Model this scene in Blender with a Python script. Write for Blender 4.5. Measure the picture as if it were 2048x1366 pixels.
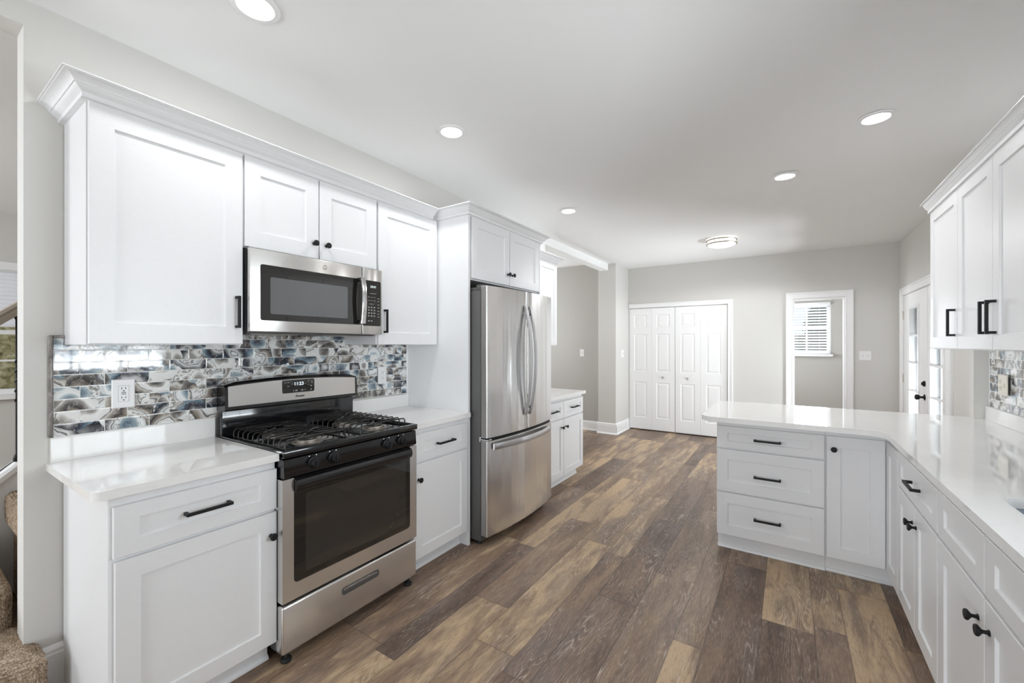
import bpy, bmesh, math, random
from math import sin, cos, pi, radians
from mathutils import Vector, Matrix

for o in list(bpy.data.objects):
    bpy.data.objects.remove(o)
SC = bpy.context.scene
COL = SC.collection
random.seed(7)

# ------------------------------------------------------------------ camera
cd = bpy.data.cameras.new('camera')
cd.sensor_width = 36.0
cd.lens = 842.7 / 2048 * 36
cd.shift_y = 6.0 / 2048
cd.clip_start = 0.02
cam = bpy.data.objects.new('camera', cd)
COL.objects.link(cam)
cam.location = (0, 0, 1.38)
cam.rotation_euler = (radians(90), 0, radians(33.302))
SC.camera = cam

# ------------------------------------------------------------------ colour management
vs = SC.view_settings
SC.display_settings.display_device = 'sRGB'
vs.view_transform = 'Standard'
vs.look = 'None'
vs.exposure = 0.42
vs.gamma = 1.0
vs.use_curve_mapping = False
cy = SC.cycles
cy.use_denoising = True
cy.max_bounces = 10
cy.diffuse_bounces = 6
cy.glossy_bounces = 4
cy.transparent_max_bounces = 8
cy.sample_clamp_indirect = 6.0
cy.caustics_reflective = False
cy.caustics_refractive = False

# ------------------------------------------------------------------ world + daylight
W = bpy.data.worlds.new('sky')
SC.world = W
W.use_nodes = True
nt = W.node_tree
bg = nt.nodes['Background']
bg.inputs[0].default_value = (0.80, 0.90, 1.0, 1)
bg.inputs[1].default_value = 0.7


def area(name, loc, rot, sx, sy, power, color=(1, 1, 1)):
    l = bpy.data.lights.new(name, 'AREA')
    l.shape = 'RECTANGLE'
    l.size = sx
    l.size_y = sy
    l.energy = power
    l.color = color
    o = bpy.data.objects.new(name, l)
    COL.objects.link(o)
    o.location = loc
    o.rotation_euler = rot
    return o


SUN = bpy.data.lights.new('sun', 'SUN')
SUN.energy = 1.0
SUN.angle = radians(1.0)
SUN.color = (1, 0.95, 0.88)
so = bpy.data.objects.new('sun', SUN)
COL.objects.link(so)
so.rotation_euler = (radians(52), 0, radians(200))

PI2 = pi / 2
# daylight lamps at the windows, plus added fill lamps marked below
area('kitchen_window_daylight', (1.36, 1.30, 1.60), (0, radians(78), 0), 1.05, 1.25, 34, (0.88, 0.94, 1.0))
area('kitchen_window_ceiling_fill', (1.34, 1.30, 1.14), (0, radians(138), 0), 0.35, 1.2, 18, (0.93, 0.96, 1.0))  # added fill lamp, tilted up to brighten the ceiling
area('rear_ceiling_fill', (-0.9, -4.72, 1.25), (radians(125), 0, 0), 2.2, 1.9, 118, (0.88, 0.94, 1.0))  # added fill lamp behind the camera, bounced off the unseen ceiling
area('french_door_daylight', (1.80, 5.80, 0.62), (0, radians(132), 0), 1.0, 1.7, 230, (0.88, 0.94, 1.0))
area('french_door_wall_fill', (2.05, 4.25, 1.35), (radians(90), 0, radians(31)), 1.2, 1.8, 26, (0.92, 0.96, 1.0))  # added second lamp outside the doors, brightening the far wall
area('mud_room_window_daylight', (0.12, 9.35, 1.65), (radians(-100), 0, 0), 0.9, 0.9, 24, (0.90, 0.95, 1.0))
area('mud_room_side_fill', (-1.3, 7.8, 1.5), (0, radians(-95), 0), 1.1, 1.1, 42, (0.90, 0.95, 1.0))  # added fill lamp for the mud room, at an unseen opening
area('stair_window_daylight', (-4.6, -2.36, 1.7), (PI2, 0, 0), 1.4, 1.4, 62, (0.92, 0.96, 1.0))
area('hall_window_daylight', (-4.40, 5.3, 1.6), (0, radians(-100), 0), 1.2, 1.2, 21, (0.92, 0.96, 1.0))


# ------------------------------------------------------------------ node helpers
def new_mat(name):
    m = bpy.data.materials.new(name)
    m.use_nodes = True
    return m, m.node_tree, m.node_tree.nodes['Principled BSDF']


class N:
    """small wrapper to chain shader nodes"""

    def __init__(s, nt):
        s.nt = nt

    def new(s, t, **kw):
        n = s.nt.nodes.new(t)
        for k, v in kw.items():
            setattr(n, k, v)
        return n

    def link(s, a, b):
        s.nt.links.new(a, b)

    def val(s, inp, v):
        if isinstance(v, (int, float)):
            inp.default_value = v
        elif isinstance(v, (tuple, list)):
            inp.default_value = v
        else:
            s.link(v, inp)

    def math(s, op, a, b=0.0, c=0.0):
        n = s.new('ShaderNodeMath', operation=op)
        s.val(n.inputs[0], a)
        s.val(n.inputs[1], b)
        if len(n.inputs) > 2:
            s.val(n.inputs[2], c)
        return n.outputs[0]

    def vmath(s, op, a, b=(0, 0, 0), scale=None):
        n = s.new('ShaderNodeVectorMath', operation=op)
        s.val(n.inputs[0], a)
        if op == 'SCALE':
            s.val(n.inputs[3], scale)
        else:
            s.val(n.inputs[1], b)
        return n.outputs[0]

    def obj(s):
        return s.new('ShaderNodeTexCoord').outputs['Object']

    def sep(s, v):
        n = s.new('ShaderNodeSeparateXYZ')
        s.link(v, n.inputs[0])
        return n.outputs

    def comb(s, x=0.0, y=0.0, z=0.0):
        n = s.new('ShaderNodeCombineXYZ')
        for i, v in enumerate((x, y, z)):
            s.val(n.inputs[i], v)
        return n.outputs[0]

    def noise(s, vec, scale, detail=2.0, rough=0.5, dist=0.0):
        n = s.new('ShaderNodeTexNoise')
        s.val(n.inputs['Vector'], vec)
        n.inputs['Scale'].default_value = scale
        n.inputs['Detail'].default_value = detail
        n.inputs['Roughness'].default_value = rough
        n.inputs['Distortion'].default_value = dist
        return n.outputs

    def white(s, vec):
        n = s.new('ShaderNodeTexWhiteNoise', noise_dimensions='3D')
        s.link(vec, n.inputs['Vector'])
        return n.outputs

    def ramp(s, fac, stops, interp='LINEAR'):
        n = s.new('ShaderNodeValToRGB')
        n.color_ramp.interpolation = interp
        e = n.color_ramp.elements
        while len(e) < len(stops):
            e.new(0.5)
        for k, (p, c) in zip(e, stops):
            k.position = p
            k.color = (c[0], c[1], c[2], 1)
        s.link(fac, n.inputs[0])
        return n.outputs[0]

    def mix(s, fac, a, b, blend='MIX'):
        n = s.new('ShaderNodeMix', data_type='RGBA', blend_type=blend)
        s.val(n.inputs[0], fac)
        for i, v in ((6, a), (7, b)):
            if isinstance(v, tuple):
                n.inputs[i].default_value = (v[0], v[1], v[2], 1)
            else:
                s.link(v, n.inputs[i])
        return n.outputs[2]

    def bump(s, h, strength, dist=0.01):
        n = s.new('ShaderNodeBump')
        n.inputs['Strength'].default_value = strength
        n.inputs['Distance'].default_value = dist
        s.link(h, n.inputs['Height'])
        return n.outputs[0]


def srgb(r, g, b):
    f = lambda c: (c / 255 / 12.92) if c / 255 <= 0.04045 else ((c / 255 + 0.055) / 1.055) ** 2.4
    return (f(r), f(g), f(b))


def simple(name, col, rough=0.5, metal=0.0, grain=0.0, gscale=60, coat=0.0, spec=0.5, emit=None):
    m, nt, p = new_mat(name)
    n = N(nt)
    p.inputs['Base Color'].default_value = (*col, 1)
    p.inputs['Roughness'].default_value = rough
    p.inputs['Metallic'].default_value = metal
    p.inputs['Specular IOR Level'].default_value = spec
    p.inputs['Coat Weight'].default_value = coat
    p.inputs['Coat Roughness'].default_value = 0.05
    nz = n.noise(n.obj(), gscale, 2.0)
    v = n.ramp(nz[0], [(0.3, tuple(c * 0.992 for c in col)), (0.7, tuple(min(1, c * 1.006) for c in col))])
    n.link(v, p.inputs['Base Color'])
    if grain:
        n.link(n.bump(nz[0], grain, 0.002), p.inputs['Normal'])
    if emit:
        p.inputs['Emission Color'].default_value = (*emit[:3], 1)
        p.inputs['Emission Strength'].default_value = emit[3]
    return m


M = {}
M['wall'] = simple('greige_wall_paint', srgb(212, 210, 206), 0.75, grain=0.06, gscale=260)
M['wall2'] = simple('taupe_wall_paint', srgb(189, 186, 181), 0.75, grain=0.06, gscale=260)
M['ceil'] = simple('ceiling_paint', srgb(243, 243, 242), 0.85, grain=0.05, gscale=200)
M['trim'] = simple('white_trim_paint', srgb(243, 243, 243), 0.38)
M['cab'] = simple('white_cabinet_paint', srgb(232, 232, 233), 0.33)
M['black'] = simple('matte_black_metal', (0.008, 0.008, 0.009), 0.5, spec=0.3)
M['gloss'] = simple('glossy_black_enamel', (0.006, 0.006, 0.007), 0.12, coat=0.4)
M['blackglass'] = simple('black_glass', (0.012, 0.011, 0.010), 0.03, spec=0.75)
M['window_mesh'] = simple('microwave_window_mesh', (0.115, 0.118, 0.122), 0.06, spec=0.8)
M['ovenwin'] = simple('oven_window_glass', (0.030, 0.026, 0.022), 0.03, spec=0.75)
M['rubber'] = simple('black_rubber', (0.01, 0.01, 0.01), 0.6)
M['iron'] = simple('cast_iron_grate', (0.016, 0.015, 0.014), 0.32, grain=0.2, gscale=300)
M['burner'] = simple('burner_aluminium', (0.42, 0.38, 0.33), 0.4, 0.9)
M['chrome'] = simple('chrome', (0.72, 0.72, 0.73), 0.12, 1.0)
M['nickel'] = simple('brushed_nickel', (0.50, 0.46, 0.40), 0.28, 1.0)
M['dkgrey'] = simple('dark_grey_steel', srgb(92, 91, 90), 0.45, 0.3)
M['edge'] = simple('grey_door_edge', srgb(150, 147, 144), 0.4, 0.6)
M['plate'] = simple('white_plastic', srgb(240, 240, 240), 0.35)
M['beige'] = simple('ivory_plastic', srgb(228, 222, 210), 0.35)
M['slot'] = simple('dark_slot', (0.03, 0.028, 0.026), 0.6)
M['legend'] = simple('grey_print', (0.30, 0.30, 0.30), 0.5)
M['digits'] = simple('lit_clock_digits', (0.5, 0.7, 0.9), 0.5, emit=(0.75, 0.9, 1.0, 1.1))
M['digits2'] = simple('lit_clock_digits_dim', (0.5, 0.6, 0.6), 0.5, emit=(0.8, 0.9, 0.85, 0.6))
M['blind'] = simple('white_blind', srgb(244, 245, 247), 0.5)
M['shade'] = simple('white_fabric_shade', srgb(240, 243, 250), 0.8)
M['rail'] = simple('taupe_painted_handrail', srgb(172, 160, 147), 0.45)
M['lens'] = simple('lit_lens', (1, 1, 1), 0.4, emit=(1.0, 0.97, 0.93, 6.0))
M['diff'] = simple('lit_diffuser', (1, 1, 1), 0.4, emit=(1.0, 0.95, 0.86, 2.0))
M['grass'] = simple('lawn_grass', srgb(110, 118, 72), 0.9, grain=0.4, gscale=40)
M['siding'] = simple('grey_siding', srgb(104, 112, 114), 0.7)
M['boards'] = simple('slate_blue_boards', srgb(156, 170, 192), 0.6)
M['deck'] = simple('dark_deck_boards', srgb(88, 84, 80), 0.7)
M['bark'] = simple('bark', srgb(112, 92, 74), 0.9, grain=0.5, gscale=30)
M['steel_sink'] = simple('satin_sink_steel', srgb(205, 212, 222), 0.25, 0.6)


def leaf_mat(name, stops):
    m, nt, p = new_mat(name)
    n = N(nt)
    r = n.noise(n.obj(), 11.0, 4.0, 0.65)
    n.link(n.ramp(r[0], stops), p.inputs['Base Color'])
    p.inputs['Roughness'].default_value = 0.7
    return m


M['leaf'] = leaf_mat('hedge_leaves', [(0.3, srgb(84, 88, 52)), (0.46, srgb(160, 146, 96)), (0.62, srgb(214, 200, 164))])
M['leafdark'] = leaf_mat('evergreen_leaves', [(0.3, srgb(52, 62, 50)), (0.55, srgb(92, 104, 84)), (0.7, srgb(140, 148, 132))])


def steel(name, col, rough=0.27, axis='h', wavy=0.0):
    m, nt, p = new_mat(name)
    n = N(nt)
    p.inputs['Metallic'].default_value = 1.0
    o = n.obj()
    # fine horizontal brushing lines
    sc = n.vmath('MULTIPLY', o, (4, 4, 1400) if axis == 'h' else (1400, 1400, 4))
    g = n.noise(sc, 1.0, 2.0)
    c = n.ramp(g[0], [(0.25, tuple(x * 0.993 for x in col)), (0.75, tuple(min(1, x * 1.006) for x in col))])
    n.link(c, p.inputs['Base Color'])
    n.link(n.math('MULTIPLY_ADD', g[0], 0.004, rough), p.inputs['Roughness'])
    p.inputs['Anisotropic'].default_value = 0.75
    p.inputs['Anisotropic Rotation'].default_value = 0.25 if axis == 'h' else 0.0
    t = n.new('ShaderNodeTangent', direction_type='RADIAL', axis='Z')
    n.link(t.outputs[0], p.inputs['Tangent'])
    if wavy:   # faint vertical waviness of the thin sheet
        wn = n.noise(n.vmath('MULTIPLY', o, (9, 9, 0.25)), 1.0, 1.0)
        n.link(n.bump(wn[0], wavy, 0.02), p.inputs['Normal'])
    return m


M['steel'] = steel('brushed_stainless', (0.76, 0.745, 0.725))
M['steelf'] = steel('brushed_stainless_fridge', (0.80, 0.797, 0.793), 0.20, wavy=0.35)
M['steels'] = steel('satin_door_side', (0.55, 0.55, 0.56), 0.35)


def quartz():
    m, nt, p = new_mat('white_quartz')
    n = N(nt)
    o = n.obj()
    d = n.noise(o, 2.2, 4.0, 0.6, 0.8)
    v = n.ramp(d[0], [(0.46, srgb(238, 237, 235)), (0.495, srgb(236, 235, 233)), (0.53, srgb(238, 237, 235))])
    s = n.noise(o, 130, 2.0)
    v2 = n.ramp(s[0], [(0.28, srgb(250, 249, 247)), (0.36, srgb(255, 255, 255))])
    n.link(n.mix(1.0, v, v2, 'MULTIPLY'), p.inputs['Base Color'])
    p.inputs['Roughness'].default_value = 0.035
    p.inputs['Specular IOR Level'].default_value = 0.75
    return m


M['quartz'] = quartz()


def glass(name, tint=(1, 1, 1)):
    m = bpy.data.materials.new(name)
    m.use_nodes = True
    nt = m.node_tree
    nt.nodes.clear()
    n = N(nt)
    out = n.new('ShaderNodeOutputMaterial')
    tr = n.new('ShaderNodeBsdfTransparent')
    tr.inputs[0].default_value = (*tint, 1)
    gl = n.new('ShaderNodeBsdfGlossy')
    gl.inputs['Roughness'].default_value = 0.02
    fr = n.new('ShaderNodeFresnel')
    fr.inputs[0].default_value = 1.45
    mx = n.new('ShaderNodeMixShader')
    n.link(fr.outputs[0], mx.inputs[0])
    n.link(tr.outputs[0], mx.inputs[1])
    n.link(gl.outputs[0], mx.inputs[2])
    n.link(mx.outputs[0], out.inputs[0])
    return m


M['glass'] = glass('window_glass', (0.97, 0.98, 0.98))


def planks():
    m, nt, p = new_mat('vinyl_plank_floor')
    n = N(nt)
    o = n.obj()
    x, y, z = n.sep(o)
    PER = 0.556
    t = n.math('DIVIDE', n.math('ADD', x, 20.016 + 0.115), PER)
    base = n.math('FLOOR', t)
    fr = n.math('FRACT', t)
    B1, B2 = 0.217 / PER, (0.217 + 0.127) / PER
    g1 = n.math('GREATER_THAN', fr, B1)
    g2 = n.math('GREATER_THAN', fr, B2)
    row = n.math('ADD', n.math('MULTIPLY', base, 3.0), n.math('ADD', g1, g2))
    # distance (m) to the nearest long joint
    d0 = n.math('MULTIPLY', fr, PER)
    d1 = n.math('ABSOLUTE', n.math('MULTIPLY', n.math('SUBTRACT', fr, B1), PER))
    d2 = n.math('ABSOLUTE', n.math('MULTIPLY', n.math('SUBTRACT', fr, B2), PER))
    d3 = n.math('MULTIPLY', n.math('SUBTRACT', 1.0, fr), PER)
    dl = n.math('MINIMUM', n.math('MINIMUM', d0, d1), n.math('MINIMUM', d2, d3))
    ro = n.white(n.comb(row, 3.7, 0.0))[0]
    ty = n.math('ADD', n.math('DIVIDE', n.math('ADD', y, 20.0), 1.22), n.math('MULTIPLY', ro, 5.0))
    coln = n.math('FLOOR', ty)
    fy = n.math('FRACT', ty)
    de = n.math('MULTIPLY', n.math('MINIMUM', fy, n.math('SUBTRACT', 1.0, fy)), 1.22)
    joint = n.math('MINIMUM', dl, de)
    rnd = n.white(n.comb(row, coln, 1.0))
    rv, rc = rnd[0], rnd[1]
    off = n.vmath('SCALE', rc, scale=37.0)
    pv = n.vmath('ADD', o, off)
    # broad blotchy tone along the plank
    tone = n.noise(n.vmath('MULTIPLY', pv, (5.0, 1.1, 1.0)), 1.0, 4.0, 0.6, 0.6)[0]
    tone2 = n.noise(n.vmath('MULTIPLY', pv, (16.0, 2.6, 1.0)), 1.0, 3.0, 0.6, 1.0)[0]
    tv = n.math('ADD', n.math('MULTIPLY_ADD', rv, 0.52, 0.32), n.math('ADD', n.math('MULTIPLY', n.math('SUBTRACT', tone, 0.5), 1.15), n.math('MULTIPLY', n.math('SUBTRACT', tone2, 0.5), 0.7)))
    col = n.ramp(tv, [(0.22, srgb(84, 66, 55)), (0.40, srgb(106, 86, 73)), (0.56, srgb(127, 103, 85)),
                      (0.72, srgb(147, 123, 100)), (0.90, srgb(192, 164, 130))])
    # some planks drift to grey
    gs = n.noise(n.vmath('MULTIPLY', pv, (7.0, 1.6, 1.0)), 1.0, 3.0, 0.5)[0]
    gm = n.ramp(gs, [(0.48, (0, 0, 0)), (0.68, (0.75, 0.75, 0.75))])
    col = n.mix(gm, col, n.mix(0.55, col, srgb(126, 113, 107)))
    # fine wire-brushed grain: cathedral rings, dark and limed (whitish) pores
    wob = n.noise(n.vmath('MULTIPLY', pv, (14.0, 5.0, 1.0)), 1.0, 3.0, 0.6)[1]
    pg = n.vmath('ADD', pv, n.vmath('MULTIPLY', n.vmath('SUBTRACT', wob, (0.5, 0.5, 0.5)), (0.013, 0.04, 0.0)))
    wv = n.noise(n.vmath('MULTIPLY', pg, (10.0, 1.1, 1.0)), 1.0, 2.0, 0.5, 0.3)[0]
    rings = n.math('FRACT', n.math('MULTIPLY', wv, 30.0))
    rr = n.math('ABSOLUTE', n.math('SUBTRACT', rings, 0.5))
    lime = n.ramp(rr, [(0.0, (1, 1, 1)), (0.16, (0, 0, 0))])
    darkr = n.ramp(rr, [(0.34, (0, 0, 0)), (0.5, (0.5, 0.5, 0.5))])
    fine = n.noise(n.vmath('MULTIPLY', pg, (330.0, 20.0, 1.0)), 1.0, 4.0, 0.7)[0]
    fm = n.ramp(fine, [(0.40, (0.15, 0.15, 0.15)), (0.58, (1, 1, 1))])
    pat = n.noise(n.vmath('MULTIPLY', pv, (6.0, 2.2, 1.0)), 1.0, 2.0)[0]
    pm = n.ramp(pat, [(0.48, (0.05, 0.05, 0.05)), (0.62, (0.75, 0.75, 0.75))])
    lm = n.mix(1.0, n.mix(1.0, lime, fm, 'MULTIPLY'), pm, 'MULTIPLY')
    col = n.mix(n.mix(1.0, darkr, pm, 'MULTIPLY'), col, srgb(70, 54, 45))
    col = n.mix(lm, col, srgb(212, 198, 182))
    lf = n.ramp(fine, [(0.54, (0, 0, 0)), (0.72, (0.50, 0.50, 0.50))])
    col = n.mix(lf, col, srgb(206, 186, 162))
    dk = n.ramp(fine, [(0.30, (0.60, 0.60, 0.60)), (0.46, (0, 0, 0))])
    col = n.mix(dk, col, srgb(64, 48, 39))
    jm = n.ramp(joint, [(0.0004, (0.55, 0.55, 0.55)), (0.0018, (0, 0, 0))])
    col = n.mix(jm, col, srgb(52, 40, 33))
    n.link(col, p.inputs['Base Color'])
    n.link(n.math('MULTIPLY_ADD', fine, 0.18, 0.33), p.inputs['Roughness'])
    n.link(n.bump(n.math('SUBTRACT', fine, n.math('MULTIPLY', jm, 1.5)), 0.12, 0.002), p.inputs['Normal'])
    return m


M['floor'] = planks()


def agate():
    m, nt, p = new_mat('agate_glass_tile')
    n = N(nt)
    o = n.obj()
    x, y, z = n.sep(o)
    H, L = 0.0494, 0.1492
    v = n.math('DIVIDE', z, H)
    row = n.math('FLOOR', v)
    fv = n.math('FRACT', v)
    half = n.math('MULTIPLY', n.math('MODULO', n.math('ADD', row, 100.0), 2.0), 0.5)
    u = n.math('ADD', n.math('DIVIDE', y, L), half)
    colm = n.math('FLOOR', u)
    fu = n.math('FRACT', u)
    du = n.math('MULTIPLY', n.math('MINIMUM', fu, n.math('SUBTRACT', 1.0, fu)), L)
    dv = n.math('MULTIPLY', n.math('MINIMUM', fv, n.math('SUBTRACT', 1.0, fv)), H)
    dd = n.math('MINIMUM', du, dv)
    rnd = n.white(n.comb(row, colm, 0.0))
    rv, rc = rnd[0], rnd[1]
    rot = n.new('ShaderNodeVectorRotate', rotation_type='AXIS_ANGLE')
    rot.inputs['Axis'].default_value = (1, 0, 0)
    n.link(o, rot.inputs['Vector'])
    n.link(n.math('MULTIPLY', n.math('SUBTRACT', rv, 0.5), 2.2), rot.inputs['Angle'])
    # each tile is cut from two or three slabs: a coarse cell picks the slab
    pv = n.vmath('ADD', rot.outputs[0], n.vmath('SCALE', rc, scale=23.0))
    wob = n.noise(pv, 9.0, 2.0, 0.5)[1]
    pw = n.vmath('ADD', pv, n.vmath('SCALE', wob, scale=0.06))
    vo = n.new('ShaderNodeTexVoronoi', feature='F1')
    n.link(pw, vo.inputs['Vector'])
    vo.inputs['Scale'].default_value = 9.0
    cell = vo.outputs['Color']
    cs = n.sep(cell)
    dist = vo.outputs['Distance']
    # agate bands around each stone centre
    f = n.noise(pw, 8.0, 2.0, 0.5, 0.3)[0]
    bandv = n.math('ADD', n.math('MULTIPLY', dist, 1.25), n.math('MULTIPLY', f, 0.85))
    band = n.math('FRACT', n.math('ADD', bandv, cs[1]))
    cool = n.ramp(band, [(0.0, srgb(28, 32, 42)), (0.13, srgb(58, 68, 82)), (0.22, srgb(92, 112, 128)), (0.36, srgb(140, 158, 168)),
                         (0.46, srgb(190, 202, 206)), (0.52, srgb(240, 241, 241)), (0.70, srgb(222, 225, 225)),
                         (0.735, srgb(58, 56, 58)), (0.76, srgb(228, 228, 226)), (0.88, srgb(128, 130, 132)), (0.97, srgb(66, 66, 70))])
    warm = n.ramp(band, [(0.0, srgb(46, 44, 46)), (0.14, srgb(104, 100, 96)), (0.30, srgb(164, 160, 154)),
                         (0.40, srgb(240, 240, 238)), (0.66, srgb(228, 228, 225)), (0.70, srgb(60, 56, 54)),
                         (0.735, srgb(214, 211, 206)), (0.86, srgb(146, 136, 124)), (1.0, srgb(84, 76, 72))])
    pick = n.math('GREATER_THAN', cs[0], 0.50)
    colr = n.mix(pick, cool, warm)
    # fine concentric growth lines
    ln = n.math('FRACT', n.math('MULTIPLY', bandv, 7.0))
    lm = n.ramp(n.math('ABSOLUTE', n.math('SUBTRACT', ln, 0.5)), [(0.0, (0.34, 0.34, 0.34)), (0.12, (0, 0, 0))])
    colr = n.mix(n.math('MULTIPLY', lm, n.math('GREATER_THAN', cs[1], 0.45)), colr, srgb(84, 84, 88))
    # crystalline mottling
    sp = n.noise(pv, 55.0, 4.0, 0.75, 0.6)[0]
    spm = n.ramp(sp, [(0.50, (0, 0, 0)), (0.58, (0.85, 0.85, 0.85))])
    bright = n.ramp(band, [(0.38, (0, 0, 0)), (0.46, (1, 1, 1)), (0.64, (1, 1, 1)), (0.72, (0, 0, 0))])
    spk = n.math('MULTIPLY', n.math('MULTIPLY', n.math('GREATER_THAN', cs[2], 0.55), bright), spm)
    colr = n.mix(spk, colr, srgb(112, 108, 98))
    spl = n.ramp(sp, [(0.36, (0.6, 0.6, 0.6)), (0.46, (0, 0, 0))])
    colr = n.mix(n.math('MULTIPLY', spl, 0.5), colr, srgb(244, 244, 243))
    g = n.math('LESS_THAN', dd, 0.0013)
    colr = n.mix(g, colr, srgb(232, 231, 227))
    n.link(colr, p.inputs['Base Color'])
    n.link(n.math('MULTIPLY_ADD', g, 0.5, 0.06), p.inputs['Roughness'])
    p.inputs['Coat Weight'].default_value = 0.5
    p.inputs['Coat Roughness'].default_value = 0.03
    hgt = n.ramp(dd, [(0.0, (0, 0, 0)), (0.0022, (1, 1, 1))])
    wv = n.noise(o, 26.0, 1.0)[0]
    hh = n.math('ADD', hgt, n.math('MULTIPLY', wv, 0.5))
    n.link(n.bump(hh, 0.35, 0.0015), p.inputs['Normal'])
    return m


M['agate'] = agate()


def stone_liner():
    m, nt, p = new_mat('grey_stone_liner')
    n = N(nt)
    r = n.noise(n.vmath('MULTIPLY', n.obj(), (30, 30, 14)), 1.0, 4.0, 0.6, 1.0)[0]
    n.link(n.ramp(r, [(0.3, srgb(92, 86, 82)), (0.5, srgb(134, 128, 124)), (0.7, srgb(186, 182, 178))]),
           p.inputs['Base Color'])
    p.inputs['Roughness'].default_value = 0.3
    return m


M['liner'] = stone_liner()


def carpet():
    m, nt, p = new_mat('brown_frieze_carpet')
    n = N(nt)
    o = n.obj()
    r = n.noise(o, 190.0, 3.0, 0.7)[0]
    b = n.noise(o, 40.0, 2.0)[0]
    t = n.math('ADD', n.math('MULTIPLY', r, 0.75), n.math('MULTIPLY', b, 0.25))
    n.link(n.ramp(t, [(0.36, srgb(112, 92, 75)), (0.50, srgb(178, 156, 133)), (0.64, srgb(226, 211, 192))]),
           p.inputs['Base Color'])
    p.inputs['Roughness'].default_value = 1.0
    p.inputs['Specular IOR Level'].default_value = 0.1
    n.link(n.bump(r, 0.8, 0.006), p.inputs['Normal'])
    return m


M['carpet'] = carpet()


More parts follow.
